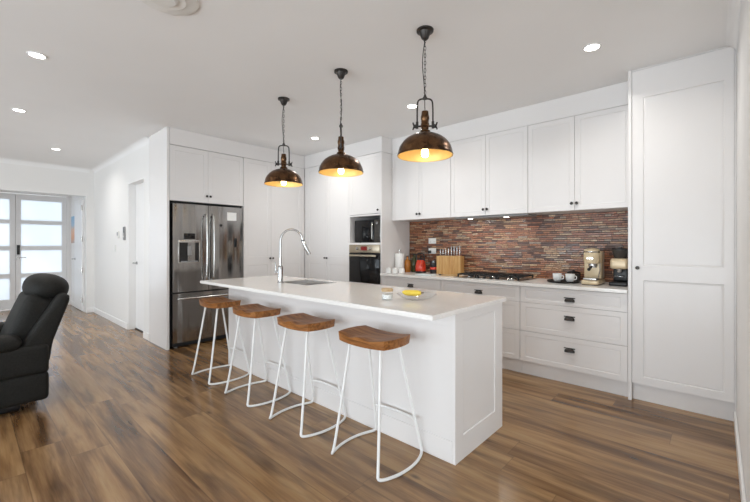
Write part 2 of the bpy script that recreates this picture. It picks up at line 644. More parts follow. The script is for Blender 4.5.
def part(name, mb, mat, parent, smooth=True, label=None):
    """geometry given in world coordinates; stored relative to the thing's base."""
    loc = ROOTLOC[parent.name]
    o = finish(name, mb, mat, loc, smooth)
    o.parent = parent
    ROOTLOC[o.name] = loc
    if label:
        o['label'] = label
    return o


def solo(name, mb, mat, label, cat, loc, group=None, smooth=True):
    """a thing that is one mesh."""
    o = finish(name, mb, mat, loc, smooth)
    o.location = loc
    ROOTLOC[o.name] = tuple(loc)
    return tag(o, label, cat, group)


def copy_tree(o, parent=None):
    c = o.copy()
    COL.objects.link(c)
    if parent:
        c.parent = parent
    for ch in list(o.children):
        copy_tree(ch, c)
    return c


def bez(p0, p1, p2, p3, n=8):
    p0, p1, p2, p3 = map(Vector, (p0, p1, p2, p3))
    return [p0 * (1 - t) ** 3 + p1 * 3 * t * (1 - t) ** 2 + p2 * 3 * t * t * (1 - t) + p3 * t ** 3 for t in [i / n for i in range(n + 1)]]


def smooth_path(pts, it=3):
    """Chaikin corner cutting, ends kept."""
    pts = [Vector(p) for p in pts]
    for _ in range(it):
        o = [pts[0]]
        for a, b in zip(pts, pts[1:]):
            o += [a * 0.75 + b * 0.25, a * 0.25 + b * 0.75]
        o.append(pts[-1])
        pts = o
    return pts


# =================================================================== STRUCTURE
BACK = 4.30           # back wall
FRONT_Y = 3.69        # fronts of the base cabinets and tower
FRX = -4.90           # fronts of the fridge wall
HALL = 1.66           # hall wall plane
RX = 0.10             # right wall plane

struct('floor', MB().box(-10.5, ROOM_X + 0.2, ROOM_Y - 0.2, BACK + 0.15, -0.12, 0.0), 'floor')
struct('ceiling', MB().box(-10.5, ROOM_X + 0.2, ROOM_Y - 0.2, BACK + 0.15, CEIL, CEIL + 0.12), 'ceiling')
struct('wall_back', MB().box(-5.70, RX + 0.15, BACK, BACK + 0.15, 0, CEIL), 'wall')
struct('wall_right', MB().box(RX, RX + 0.14, 2.0, BACK, 0, CEIL), 'wall')
struct('wall_right_return', MB().box(RX + 0.14, ROOM_X, 2.0, 2.14, 0, CEIL), 'wall')
m = MB()
m.box(ROOM_X, ROOM_X + 0.15, ROOM_Y, -3.4, 0, CEIL)
m.box(ROOM_X, ROOM_X + 0.15, 1.0, 2.14, 0, CEIL)
m.box(ROOM_X, ROOM_X + 0.15, -3.4, 1.0, 2.38, CEIL)
struct('wall_east', m, 'wall')
m = MB()
for y0, y1 in ((-3.4, -3.34), (0.94, 1.0), (-1.24, -1.16)):
    m.box(ROOM_X + 0.04, ROOM_X + 0.12, y0, y1, 0.02, 2.38)
m.box(ROOM_X + 0.04, ROOM_X + 0.12, -3.34, 0.94, 0.0, 0.06)
m.box(ROOM_X + 0.04, ROOM_X + 0.12, -3.34, 0.94, 2.32, 2.38)
w = struct('window_5', m, 'trim')  # invented window, added as the opening for the east fill lamp
struct('window_pane', MB().box(ROOM_X + 0.079, ROOM_X + 0.085, -3.34, 0.94, 0.06, 2.32), 'glass', parent=w)  # pane of the invented window, added with it
struct('wall_fridge', MB().box(-5.70, -5.55, HALL + 0.14, BACK, 0, CEIL), 'wall')
# hall wall with a door recess
DX0, DX1, DZ = -6.54, -5.80, 2.20
m = MB()
m.box(-8.72, DX0, HALL, HALL + 0.14, 0, CEIL)
m.box(DX1, -5.55, HALL, HALL + 0.14, 0, CEIL)
m.box(DX0, DX1, HALL, HALL + 0.14, DZ, CEIL)
struct('wall_hall', m, 'wall')
# entry: header beam, nib, side wall, front wall
m = MB()
m.box(-8.86, -8.72, -1.3, 1.54, 2.185, CEIL)
m.box(-8.86, -8.72, 1.54, HALL + 0.14, 0, CEIL)
struct('wall_entry_header', m, 'wall')
struct('wall_entry_side', MB().box(-10.20, -8.86, 1.54, 1.68, 0, CEIL), 'wall')
struct('wall_entry_left', MB().box(-10.20, -8.72, -1.44, -1.30, 0, CEIL), 'wall')
struct('wall_living_end', MB().box(-8.86, -8.72, ROOM_Y, -1.44, 0, CEIL), 'wall')
FX = -10.20
m = MB()
m.box(FX - 0.15, FX, -1.44, -0.78, 0, CEIL)
m.box(FX - 0.15, FX, 1.505, 1.68, 0, CEIL)
m.box(FX - 0.15, FX, -0.78, 1.505, 2.33, CEIL)
struct('wall_front', m, 'wall')
# window wall behind the camera
m = MB()
xs = [-8.86] + [q for w in WINDOWS for q in w] + [ROOM_X + 0.15]
for i in range(0, len(xs), 2):
    m.box(xs[i], xs[i + 1], ROOM_Y - 0.15, ROOM_Y, 0, CEIL)
for a, b in WINDOWS:
    m.box(a, b, ROOM_Y - 0.15, ROOM_Y, 2.38, CEIL)
struct('wall_window', m, 'wall')
for i, (a, b) in enumerate(WINDOWS):
    fr = MB()
    for x0, x1 in ((a, a + 0.06), (b - 0.06, b), ((a + b) / 2 - 0.04, (a + b) / 2 + 0.04)):
        fr.box(x0, x1, ROOM_Y - 0.12, ROOM_Y - 0.04, 0.02, 2.38)
    fr.box(a + 0.06, b - 0.06, ROOM_Y - 0.12, ROOM_Y - 0.04, 0.0, 0.06)
    fr.box(a + 0.06, b - 0.06, ROOM_Y - 0.12, ROOM_Y - 0.04, 2.32, 2.38)
    w = struct('window_%d' % (i + 1), fr, 'trim')
    struct('window_pane', MB().box(a + 0.06, b - 0.06, ROOM_Y - 0.085, ROOM_Y - 0.079, 0.06, 2.32), 'glass', parent=w)


def skirting(name, segs, h=0.09, t=0.014):
    m = MB()
    for (x0, x1, y0, y1) in segs:
        m.box(x0, x1, y0, y1, 0, h, 0.004)
    return struct(name, m, 'trim')


skirting('baseboard_hall', [(-8.705, DX0 - 0.0, HALL - 0.014, HALL - 0.0005), (DX1 + 0.001, -5.56, HALL - 0.014, HALL - 0.0005)])
skirting('baseboard_nib', [(-8.7195, -8.706, 1.54, HALL - 0.001)])
skirting('baseboard_right', [(RX - 0.014, RX - 0.0005, 2.0, 3.692)])
skirting('baseboard_entry', [(-9.0, -8.87, 1.526, 1.5395), (-10.19, -9.74, 1.526, 1.5395)])


def cove(name, p0, p1, inward, s=0.075):
    """concave plaster cove along a wall/ceiling junction; inward = unit vector into the room."""
    p0, p1, n = Vector(p0), Vector(p1), Vector(inward)
    prof = [(0.0005, 0.0005), (0.0005, s)] + [(s - s * cos(a), s - s * sin(a)) for a in [pi / 2 * k / 6 for k in range(6, -1, -1)]][::-1]
    prof = [(0.0005, s), *[(s - (s - .0005) * sin(a), s - (s - .0005) * cos(a)) for a in []], (0.0005, 0.0005), (s, 0.0005)]
    arc = [(s * (1 - cos(a)) + 0.004 * 0, s * (1 - sin(a))) for a in [pi / 2 * k / 6 for k in range(1, 6)]]
    prof = [(0.0005, s), (0.0005, 0.0005), (s, 0.0005)] + [(q, z) for q, z in arc[::-1]]
    m = MB()
    d = (p1 - p0)
    m.prism(prof, 0.0, 1.0, lambda a, b, h: p0 + d * h + n * a - Vector((0, 0, b)))
    return struct(name, m, 'ceiling')


cove('trim_1', (-8.72, HALL, CEIL), (-5.55, HALL, CEIL), (0, -1, 0))
cove('trim_2', (-8.72, -4.5, CEIL), (-8.72, HALL - 0.075, CEIL), (1, 0, 0))
cove('trim_3', (RX, 2.0, CEIL), (RX, 3.688, CEIL), (-1, 0, 0))

# ---- interior door in the hall recess
m = MB()
for q in ((DX0 - 0.0, DX0 + 0.018), (DX1 - 0.018, DX1)):
    m.box(q[0], q[1], HALL + 0.001, HALL + 0.139, 0, DZ)
m.box(DX0 + 0.018, DX1 - 0.018, HALL + 0.001, HALL + 0.139, DZ - 0.018, DZ)
struct('trim_4', m, 'trim')
m = MB()
m.box(DX1 + 0.001, DX1 + 0.055, HALL - 0.012, HALL - 0.0005, 0.0, DZ + 0.055, 0.003)
d1 = struct('door_1', MB().box(DX0 + 0.021, DX1 - 0.021, HALL + 0.095, HALL + 0.133, 0.014, DZ - 0.021, 0.002), 'door_paint',
            'plain white hallway door set back in its recess')
m = MB()
hx = DX0 + 0.085
m.cyl((hx, HALL + 0.095, 1.0), 0.025, -0.008, 20, 'y')
m.tube([(hx, HALL + 0.088, 1.0), (hx, HALL + 0.045, 1.0), (hx + 0.012, HALL + 0.04, 1.0), (hx + 0.12, HALL + 0.04, 1.0)], 0.009)
struct('door_handle', m, 'chrome', smooth=True, parent=d1)
struct('door_threshold', MB().box(DX0 + 0.02, DX1 - 0.02, HALL + 0.085, HALL + 0.137, 0.0005, 0.012), 'dark_gap', parent=d1)  # dark strip painted as the shade in the gap under the door

# ---- front door: two framed leaves with four frosted panes each
ROWS = [(0.13, 0.60), (0.665, 1.135), (1.20, 1.70), (1.765, 2.18)]
ROWS = [(0.20, 0.617), (0.70, 1.165), (1.25, 1.69), (1.765, 2.17)]
LEAVES = [(-0.145, 0.677), (0.682, 1.47)]
fr = MB()
fr.box(FX - 0.13, FX - 0.005, 1.475, 1.504, 0, 2.329)
fr.box(FX - 0.13, FX - 0.005, -0.779, -0.74, 0, 2.329)
fr.box(FX - 0.13, FX - 0.005, -0.74, 1.475, 2.295, 2.329)
fr.box(FX - 0.13, FX - 0.005, -0.19, -0.15, 0, 2.295)
struct('trim_5', fr, 'trim')
struct('trim_10', MB().box(FX - 0.10, FX - 0.0815, 0.64, 0.715, 0.012, 2.285), 'trim')
sl = struct('window_4', MB().box(FX - 0.09, FX - 0.05, -0.739, -0.70, 0, 2.29).box(FX - 0.09, FX - 0.05, -0.23, -0.191, 0, 2.29)
            .box(FX - 0.09, FX - 0.05, -0.70, -0.23, 0, 0.08).box(FX - 0.09, FX - 0.05, -0.70, -0.23, 2.21, 2.29), 'trim')
struct('window_pane', MB().box(FX - 0.075, FX - 0.065, -0.70, -0.23, 0.08, 2.21), 'frosted', parent=sl)
for k, (a, b) in enumerate(LEAVES):
    m = MB()
    st = 0.078
    m.box(FX - 0.08, FX - 0.035, a, a + st, 0.012, 2.285, 0.002)
    m.box(FX - 0.08, FX - 0.035, b - st, b, 0.012, 2.285, 0.002)
    zz = [0.012] + [q for r in ROWS for q in r] + [2.285]
    for i in range(0, len(zz), 2):
        m.box(FX - 0.08, FX - 0.035, a + st, b - st, zz[i], zz[i + 1], 0.002)
    d = struct('door_%d' % (k + 2), m, 'door_paint',
               ['front door leaf of frosted panes partly hidden at the photo edge', 'white front door leaf with four frosted panes and a dark lock'][k])
    for (z0, z1) in ROWS:
        struct('pane', MB().box(FX - 0.062, FX - 0.052, a + st - 0.004, b - st + 0.004, z0 - 0.004, z1 + 0.004), 'frosted', parent=d)
    if k == 1:
        m = MB()
        m.box(FX - 0.0345, FX - 0.012, a + 0.018, a + 0.062, 1.08, 1.27, 0.004)
        struct('door_lock', m, 'black', parent=d, smooth=True)
        m = MB()
        m.cyl((FX - 0.0345, a + 0.04, 1.02), 0.026, 0.01, 20, 'x')
        m.tube([(FX - 0.03, a + 0.04, 1.02), (FX + 0.02, a + 0.04, 1.02), (FX + 0.025, a + 0.05, 1.02), (FX + 0.025, a + 0.15, 1.02)], 0.009)
        struct('door_handle', m, 'steel_plain', parent=d, smooth=True)

# ---- white side door in the entry wall (leaf face, hinges, handle)
d4 = struct('door_4', MB().box(-9.66, -8.925, 1.510, 1.5395, 0.01, 2.15, 0.002), 'door_paint', 'white entry side door with four hinges next to the hall nib')
for hz in (1.98, 1.38, 0.79, 0.22):
    struct('hinge', MB().cyl((-8.915, 1.502, hz - 0.05), 0.012, 0.10, 12), 'steel_plain', parent=d4, smooth=True)
m = MB()
m.cyl((-9.58, 1.51, 0.99), 0.025, -0.008, 20, 'y')
m.tube([(-9.58, 1.505, 0.99), (-9.58, 1.46, 0.99), (-9.57, 1.455, 0.99), (-9.47, 1.455, 0.99)], 0.009)
struct('door_handle', m, 'steel_plain', parent=d4, smooth=True)

# bulkheads between cabinets and ceiling
DOOR_TOP = 2.495
struct('trim_6', MB().box(-3.249, -0.545, 3.902, BACK - 0.001, DOOR_TOP + 0.0025, CEIL - 0.001), 'cab', 'white bulkhead over the wall cupboards')
struct('trim_7', MB().box(-5.54, FRX - 0.002, 1.678, 3.687, DOOR_TOP + 0.004, CEIL - 0.001), 'cab', 'white bulkhead over the fridge')
struct('trim_8', MB().box(-5.54, -3.252, FRONT_Y + 0.002, BACK - 0.001, DOOR_TOP + 0.004, CEIL - 0.001), 'cab', 'white bulkhead over the oven tower')
struct('trim_9', MB().box(-0.517, RX - 0.001, FRONT_Y + 0.002, BACK - 0.001, 2.69, CEIL - 0.001), 'cab', 'white bulkhead over the pantry')

# =================================================================== CABINETS


def FY(y0):
    return lambda u, d, z: Vector((u, y0 + d, z))


def FXp(x0):
    return lambda u, d, z: Vector((x0 - d, u, z))


def knob(F, u, z, parent):
    m = MB()
    prof = [(0.006, 0.0), (0.006, -0.012), (0.013, -0.016), (0.015, -0.022), (0.012, -0.027), (0.0, -0.029)]
    seg = 16
    rings = []
    for r, h in prof:
        rings.append([m.bm.verts.new(F(u + r * cos(2 * pi * k / seg), h, z + r * sin(2 * pi * k / seg))) for k in range(seg)])
    for i in range(len(rings) - 1):
        for k in range(seg):
            m.bm.faces.new((rings[i][k], rings[i][(k + 1) % seg], rings[i + 1][(k + 1) % seg], rings[i + 1][k]))
    m.bm.faces.new(rings[0])
    bmesh.ops.remove_doubles(m.bm, verts=m.bm.verts[:], dist=1e-6)
    bmesh.ops.recalc_face_normals(m.bm, faces=m.bm.faces[:])
    return part('knob', m, 'bronze_dark', parent)


def cup(F, u, z, parent, w=0.043, h=0.034, dp=0.026):
    """cup pull: a quarter-dome shell open at the bottom, on a small flange."""
    m = MB()
    nu, nv = 16, 7
    for sc in (1.0, 0.86):
        g = []
        for j in range(nv + 1):
            b = pi / 2 * j / nv           # 0 = lower rim, pi/2 = back top
            row = []
            for i in range(nu + 1):
                a = pi * i / nu
                uu = -cos(a) * w * sc
                out = sin(a) ** 0.8 * dp * cos(b) * sc
                zz = sin(b) * h * sc * (sin(a) ** 0.5 if True else 1)
                row.append(m.bm.verts.new(F(u + uu, -out, z - h / 2 + zz)))
            g.append(row)
        for j in range(nv):
            for i in range(nu):
                try:
                    m.bm.faces.new((g[j][i], g[j][i + 1], g[j + 1][i + 1], g[j + 1][i]))
                except ValueError:
                    pass
    bmesh.ops.remove_doubles(m.bm, verts=m.bm.verts[:], dist=1e-5)
    P0 = F(u - w - 0.004, -0.003, z + h / 2 - 0.003)
    P1 = F(u + w + 0.004, -0.0002, z + h / 2 + 0.005)
    m.box(min(P0.x, P1.x), max(P0.x, P1.x), min(P0.y, P1.y), max(P0.y, P1.y), P0.z, P1.z)
    return part('cup_handle', m, 'bronze_dark', parent)


def carcass(F, u0, u1, z0, z1, d0, d1):
    m = MB()
    m.prism([(u0, z0), (u1, z0), (u1, z1), (u0, z1)], d0, d1, lambda a, b, h: F(a, h, b))
    return m


G = 0.0016            # half gap between doors


def doors(root, F, edges, z0, z1, ins=0.045, split=None, knobs=None):
    """edges: list of u boundaries. split: (zlow, zhigh) of a mid rail."""
    out = []
    for i in range(len(edges) - 1):
        a, b = edges[i] + G, edges[i + 1] - G
        if split:
            insets = [(a + ins, b - ins, z0 + ins, split[0]), (a + ins, b - ins, split[1], z1 - ins)]
        else:
            insets = [(a + ins, b - ins, z0 + ins, z1 - ins)]
        d = part('door', MB().panel(F, a, b, z0 + G, z1 - G, 0.0, 0.019, insets), 'cab', root, smooth=False)
        out.append(d)
    return out


# ---- wall cupboards over the bench
UP_Y = 3.90
up_group = 'wall cupboards above the bench'
for lab, (a, b), kn in (('white two-door wall cupboard nearest the oven tower', (-3.248, -2.343), -2.805),
                        ('white two-door wall cupboard over the cooktop and rangehood', (-2.341, -1.438), -1.90),
                        ('white two-door wall cupboard over the coffee machine, beside the tall pantry', (-1.436, -0.545), -1.0)):
    F = FY(UP_Y)
    r = thing('wall_cupboard', lab, 'cabinet', (a, BACK - 0.003, 1.60), up_group)
    part('body', carcass(F, a, b, 1.60, DOOR_TOP + 0.002, 0.021, BACK - UP_Y - 0.003), 'cab', r, smooth=False)
    ds = doors(r, F, [a, kn, b], 1.60, DOOR_TOP, 0.045)
    knob(F, kn - 0.022, 1.665, ds[0])
    knob(F, kn + 0.022, 1.665, ds[1])

# ---- tower and tall units
F = FY(FRONT_Y)
r = thing('tall_pantry_cupboard', 'tall white two-door pantry in the corner left of the oven', 'cabinet', (-4.4, BACK - 0.003, 0))
part('body', carcass(F, -4.84, -3.872, 0.13, DOOR_TOP + 0.002, 0.021, BACK - FRONT_Y - 0.003), 'cab', r, smooth=False)
part('kickboard', carcass(F, -4.84, -3.872, 0.0, 0.129, 0.05, 0.066), 'cab', r, smooth=False)
part('filler_strip', carcass(F, -4.898, -4.842, 0.0, DOOR_TOP, 0.003, 0.02), 'cab', r, smooth=False)
ds = doors(r, F, [-4.84, -4.365, -3.872], 0.135, DOOR_TOP, 0.06, (0.98, 1.10))
knob(F, -4.39, 1.075, ds[0])
knob(F, -4.34, 1.075, ds[1])

TX0, TX1 = -3.870, -3.252
r = thing('oven_tower', 'tall white cabinet tower holding the oven and microwave', 'cabinet', (-3.56, BACK - 0.003, 0))
dT = BACK - FRONT_Y - 0.003
m = MB()
m.prism([(TX0, 0.0), (TX0 + 0.02, 0.0), (TX0 + 0.02, DOOR_TOP), (TX0, DOOR_TOP)], 0.0, dT, lambda a, b, h: F(a, h, b))
part('side_panel', m, 'cab', r, smooth=False)
m = MB()
m.prism([(TX1 - 0.02, 0.0), (TX1, 0.0), (TX1, DOOR_TOP), (TX1 - 0.02, DOOR_TOP)], 0.0, dT, lambda a, b, h: F(a, h, b))
part('side_panel', m, 'cab', r, smooth=False)
m = MB()
for (z0, z1) in ((1.275, 1.30), (1.665, 1.685), (0.73, 0.75)):
    m = MB()
    m.prism([(TX0 + 0.02, z0), (TX1 - 0.02, z0), (TX1 - 0.02, z1), (TX0 + 0.02, z1)], 0.002, dT - 0.02, lambda a, b, h: F(a, h, b))
    part('shelf', m, 'cab', r, smooth=False)
m = MB()
m.prism([(TX0 + 0.02, 0.13), (TX1 - 0.02, 0.13), (TX1 - 0.02, DOOR_TOP), (TX0 + 0.02, DOOR_TOP)], dT - 0.019, dT, lambda a, b, h: F(a, h, b))
part('back_panel', m, 'cab', r, smooth=False)
ds = doors(r, F, [TX0 + 0.02, TX1 - 0.02], 1.69, DOOR_TOP, 0.05)
knob(F, TX1 - 0.055, 1.735, ds[0])
dd = part('drawer', MB().panel(F, TX0 + 0.022, TX1 - 0.022, 0.137, 0.727, 0, 0.019, [(TX0 + 0.07, TX1 - 0.07, 0.185, 0.68)]), 'cab', r, smooth=False)
cup(F, -3.56, 0.60, dd)
part('kickboard', carcass(F, TX0 + 0.021, TX1 - 0.021, 0.0, 0.129, 0.05, 0.066), 'cab', r, smooth=False)

# microwave in its niche
r = thing('microwave', 'black microwave in the white niche above the oven', 'microwave', (-3.56, 3.99, 1.301))
part('body', MB().box(-3.79, -3.30, 3.745, 4.20, 1.306, 1.615, 0.004), 'black', r)
d = part('door', MB().box(-3.788, -3.42, 3.725, 3.744, 1.309, 1.612, 0.004), 'black_gloss', r)
part('handle', MB().tube([(-3.44, 3.724, 1.35), (-3.44, 3.705, 1.355), (-3.44, 3.705, 1.57), (-3.44, 3.724, 1.575)], 0.007), 'steel_plain', d)
part('control_panel', MB().box(-3.418, -3.302, 3.727, 3.744, 1.309, 1.612, 0.003), 'smoke', r)
for k in range(4):
    part('button', MB().box(-3.40, -3.32, 3.7245, 3.7268, 1.34 + k * 0.045, 1.365 + k * 0.045, 0.001), 'smoke', r)
part('control_dial', MB().cyl((-3.36, 3.7265, 1.565), 0.02, -0.012, 18, 'y'), 'chrome', r)
for fx in (-3.75, -3.34):
    part('foot', MB().cyl((fx, 3.80, 1.3005), 0.012, 0.006, 12), 'black', r)

# oven
r = thing('wall_oven', 'built-in oven with black glass door and champagne steel panel', 'oven', (-3.56, 4.0, 0.7505))
OX0, OX1 = TX0 + 0.022, TX1 - 0.022
part('body', MB().box(OX0, OX1, FRONT_Y + 0.003, 4.22, 0.752, 1.273), 'black', r, smooth=False)
part('control_panel', MB().box(OX0, OX1, FRONT_Y - 0.018, FRONT_Y + 0.002, 1.165, 1.272, 0.003), 'oven_steel', r)
part('display', MB().box(-3.62, -3.50, FRONT_Y - 0.0195, FRONT_Y - 0.018, 1.195, 1.25), 'display', r, smooth=False)
for kx in (-3.68, -3.44):
    part('knob', MB().lathe((kx, FRONT_Y - 0.0182, 1.222), [(0.02, 0), (0.02, -0.012), (0.016, -0.02), (0.0, -0.021)], 20, 'y'), 'steel_plain', r)
d = part('door', MB().box(OX0, OX1, FRONT_Y - 0.018, FRONT_Y + 0.002, 0.755, 1.160, 0.003), 'black_gloss', r)
m = MB()
m.rbox((-3.56, FRONT_Y - 0.052, 1.125), (0.50, 0.018, 0.028), 0.007)
for kx in (-3.77, -3.35):
    m.box(kx - 0.009, kx + 0.009, FRONT_Y - 0.05, FRONT_Y - 0.0182, 1.116, 1.134)
part('handle', m, 'oven_steel', d)

# pantry on the right
r = thing('tall_pantry', 'tall white single-door pantry at the right wall', 'cabinet', (-0.2, BACK - 0.003, 0))
part('body', carcass(F, -0.515, RX - 0.003, 0.145, 2.688, 0.021, dT), 'cab', r, smooth=False)
part('kickboard', carcass(F, -0.516, RX - 0.001, 0.0, 0.142, 0.045, 0.061), 'cab', r, smooth=False)
PX0, PX1 = -0.5165, 0.089
d = part('door', MB().panel(F, PX0, PX1, 0.145, 2.686, 0, 0.02,
         [(PX0 + 0.075, PX1 - 0.052, 0.205, 0.985), (PX0 + 0.075, PX1 - 0.052, 1.105, 2.46)], 0.007, 0.016), 'cab', r, smooth=False)
knob(F, -0.478, 1.085, d)
part('filler_strip', carcass(F, 0.0905, RX - 0.001, 0.0, 2.685, 0.004, 0.02), 'cab', r, smooth=False)
solo('end_panel', MB().box(-0.543, -0.518, FRONT_Y - 0.012, BACK - 0.003, 0.0, CEIL - 0.001, 0.0015), 'cab',
     'white floor-to-ceiling end panel between bench and tall pantry', 'panel', (-0.53, 4.0, 0), smooth=False)

# ---- base drawer units
BZ = 0.868
banks = [('white drawer unit nearest the oven tower', -3.248, -2.345, -2.792), ('white drawer unit under the cooktop', -2.343, -1.437, -1.89),
         ('white drawer unit with three cup handles beside the tall pantry', -1.435, -0.546, -1.0)]
for lab, a, b, hu in banks:
    r = thing('drawer_unit', lab, 'cabinet', ((a + b) / 2, BACK - 0.003, 0), 'drawer units under the back bench')
    part('body', carcass(F, a, b, 0.135, BZ, 0.021, dT), 'cab', r, smooth=False)
    part('kickboard', carcass(F, a, b, 0.0, 0.134, 0.05, 0.066), 'cab', r, smooth=False)
    for (z0, z1, hz, iz) in ((0.137, 0.432, 0.335, 0.045), (0.432, 0.712, 0.622, 0.045), (0.712, BZ - 0.002, 0.79, 0.032)):
        dr = part('drawer', MB().panel(F, a + G, b - G, z0 + G, z1 - G, 0, 0.019, [(a + 0.05, b - 0.05, z0 + iz, z1 - iz)]), 'cab', r, smooth=False)
        cup(F, hu + 0.012, hz - 0.018, dr)
solo('bench_top', MB().box(-3.250, -0.5445, 3.655, BACK - 0.011, 0.872, 0.902, 0.002), 'stone', 'white stone bench top along the tiled wall', 'countertop', (-1.9, 3.98, 0.87), smooth=False)
solo('backsplash', MB().box(-3.249, -0.5445, BACK - 0.010, BACK - 0.0005, 0.9025, 1.599), 'mosaic', 'mosaic backsplash of thin brick red and brown tiles', 'backsplash', (0, BACK - 0.005, 0), smooth=False)

# rangehood under the middle cupboard
r = thing('rangehood', 'slim steel rangehood tucked under the middle wall cupboard', 'rangehood', (-1.915, 4.1, 1.56))
part('body', MB().box(-2.32, -1.46, 3.97, 4.24, 1.582, 1.5985, 0.003), 'grey_plastic', r)
m = MB()
for k in range(3):
    m.box(-2.05 + k * 0.1, -1.96 + k * 0.1, 4.04, 4.20, 1.579, 1.5815)
part('filter', m, 'grey_plastic', r, smooth=False)
for lx in (-2.17, -1.73):
    part('lamp', MB().cyl((lx, 4.06, 1.5815), 0.026, -0.003, 20), 'hoodlight', r)

# ---- fridge wall
FR = FXp(FRX)
solo('end_panel', MB().box(-5.538, FRX, 1.645, 1.674, 0.0, CEIL - 0.001, 0.0015), 'cab', 'white floor-to-ceiling end panel beside the fridge, facing the hallway', 'panel', (-5.2, 1.66, 0), smooth=False)
r = thing('fridge_overhead_cupboard', 'white two-door cupboard above the steel fridge', 'cabinet', (-5.2, 2.15, 1.83))
part('body', carcass(FR, 1.676, 2.632, 1.815, DOOR_TOP + 0.002, 0.021, 0.64), 'cab', r, smooth=False)
ds = doors(r, FR, [1.676, 2.142, 2.632], 1.815, DOOR_TOP - 0.01, 0.055)
knob(FR, 2.118, 1.90, ds[0])
knob(FR, 2.166, 1.90, ds[1])
r = thing('tall_linen_cupboard', 'tall white two-door cupboard right of the fridge', 'cabinet', (-5.2, 3.15, 0))
part('body', carcass(FR, 2.636, 3.63, 0.13, DOOR_TOP + 0.002, 0.021, 0.64), 'cab', r, smooth=False)
part('kickboard', carcass(FR, 2.636, 3.63, 0.0, 0.129, 0.05, 0.066), 'cab', r, smooth=False)
part('filler_strip', carcass(FR, 3.632, 3.688, 0.0, DOOR_TOP, 0.003, 0.02), 'cab', r, smooth=False)
ds = doors(r, FR, [2.636, 3.075, 3.63], 0.135, DOOR_TOP, 0.06, (0.98, 1.10))
knob(FR, 3.05, 1.075, ds[0])
knob(FR, 3.10, 1.075, ds[1])

# fridge
FY0, FY1 = 1.705, 2.605
r = thing('fridge', 'stainless steel french-door fridge with water dispenser and freezer drawer', 'fridge', (-5.2, 2.155, 0))
part('body', MB().box(-5.52, FRX - 0.045, FY0 + 0.005, FY1 - 0.005, 0.06, 1.775, 0.004), 'black', r)
part('base_grille', MB().box(-5.40, FRX - 0.03, FY0 + 0.02, FY1 - 0.02, 0.012, 0.059), 'dark_gap', r, smooth=False)
for fy in (FY0 + 0.06, FY1 - 0.06):
    part('foot', MB().cyl((FRX - 0.06, fy, 0.0005), 0.022, 0.012, 14), 'grey_plastic', r)
MIDF = 2.140


def fridge_door(y0, y1, z0, z1):
    # gently bowed steel front
    m = MB()
    n = 10
    prof = []
    for i in range(n + 1):
        t = i / n
        prof.append((y0 + (y1 - y0) * t, FRX + 0.018 + 0.012 * (1 - (2 * t - 1) ** 2)))
    poly = [(y0 + 0.001, FRX - 0.04)] + [(a, b) for a, b in prof] + [(y1 - 0.001, FRX - 0.04)]
    m.prism([(b, a) for a, b in poly], z0, z1, lambda a, b, h: Vector((a, b, h)))
    return m


# left door carries the dispenser opening
d = part('door', fridge_door(FY0, MIDF - 0.003, 0.69, 1.78), 'steel', r)
DSX = FRX + 0.0275
m = MB()
# dispenser: steel surround, dark recess, separate display, paddle, tray
dy0, dy1, dz0, dz1 = 1.765, 2.025, 1.045, 1.42
part('dispenser_display', MB().box(DSX - 0.004, DSX + 0.006, 1.83, 1.965, 1.345, 1.415, 0.003), 'black_gloss', d)
m = MB()
m.box(DSX - 0.004, DSX + 0.007, dy0, dy1, 1.30, 1.33, 0.002)
m.box(DSX - 0.004, DSX + 0.007, dy0, dy1, dz0, dz0 + 0.012, 0.002)
m.box(DSX - 0.004, DSX + 0.007, dy0, dy0 + 0.012, dz0 + 0.012, 1.30, 0.002)
m.box(DSX - 0.004, DSX + 0.007, dy1 - 0.012, dy1, dz0 + 0.012, 1.30, 0.002)
part('dispenser_surround', m, 'steel_plain', d)
part('dispenser_recess', MB().box(DSX - 0.003, DSX + 0.002, dy0 + 0.012, dy1 - 0.012, dz0 + 0.012, 1.30), 'black', d, smooth=False)
part('dispenser_paddle', MB().rbox(((DSX + 0.010), 1.895, 1.20), (0.014, 0.045, 0.12), 0.005), 'grey_plastic', d)
part('dispenser_tray', MB().box(DSX - 0.002, DSX + 0.022, dy0 + 0.03, dy1 - 0.03, dz0 + 0.013, dz0 + 0.027, 0.003), 'grey_plastic', d)


def bow_handle(y, z0, z1, xs=FRX + 0.022):
    pts = smooth_path([(xs, y, z0), (xs + 0.045, y, z0 + 0.02), (xs + 0.062, y, z0 + 0.2), (xs + 0.066, y, (z0 + z1) / 2), (xs + 0.062, y, z1 - 0.2), (xs + 0.045, y, z1 - 0.02), (xs, y, z1)], 2)
    return MB().tube(pts, 0.0125, 12)


part('handle', bow_handle(MIDF - 0.045, 0.80, 1.66), 'steel_plain', d)
d = part('door', fridge_door(MIDF + 0.003, FY1, 0.69, 1.78), 'steel', r)
part('handle', bow_handle(MIDF + 0.045, 0.80, 1.66), 'steel_plain', d)
d = part('freezer_drawer', fridge_door(FY0, FY1, 0.07, 0.672), 'steel', r)
hz = 0.61
pts = smooth_path([(FRX + 0.024, FY0 + 0.06, hz), (FRX + 0.07, FY0 + 0.08, hz), (FRX + 0.08, 2.0, hz), (FRX + 0.08, 2.3, hz), (FRX + 0.07, FY1 - 0.08, hz), (FRX + 0.024, FY1 - 0.06, hz)], 2)
part('handle', MB().tube(pts, 0.0125, 12), 'steel_plain', d)
part('door_gap', MB().box(FRX - 0.03, FRX + 0.012, FY0 + 0.004, FY1 - 0.004, 0.673, 0.689), 'dark_gap', r, smooth=False)
for hy in (FY0 + 0.06, FY1 - 0.06):
    part('hinge_cover', MB().box(FRX - 0.09, FRX + 0.01, hy - 0.045, hy + 0.045, 1.7805, 1.793, 0.003), 'black', r)
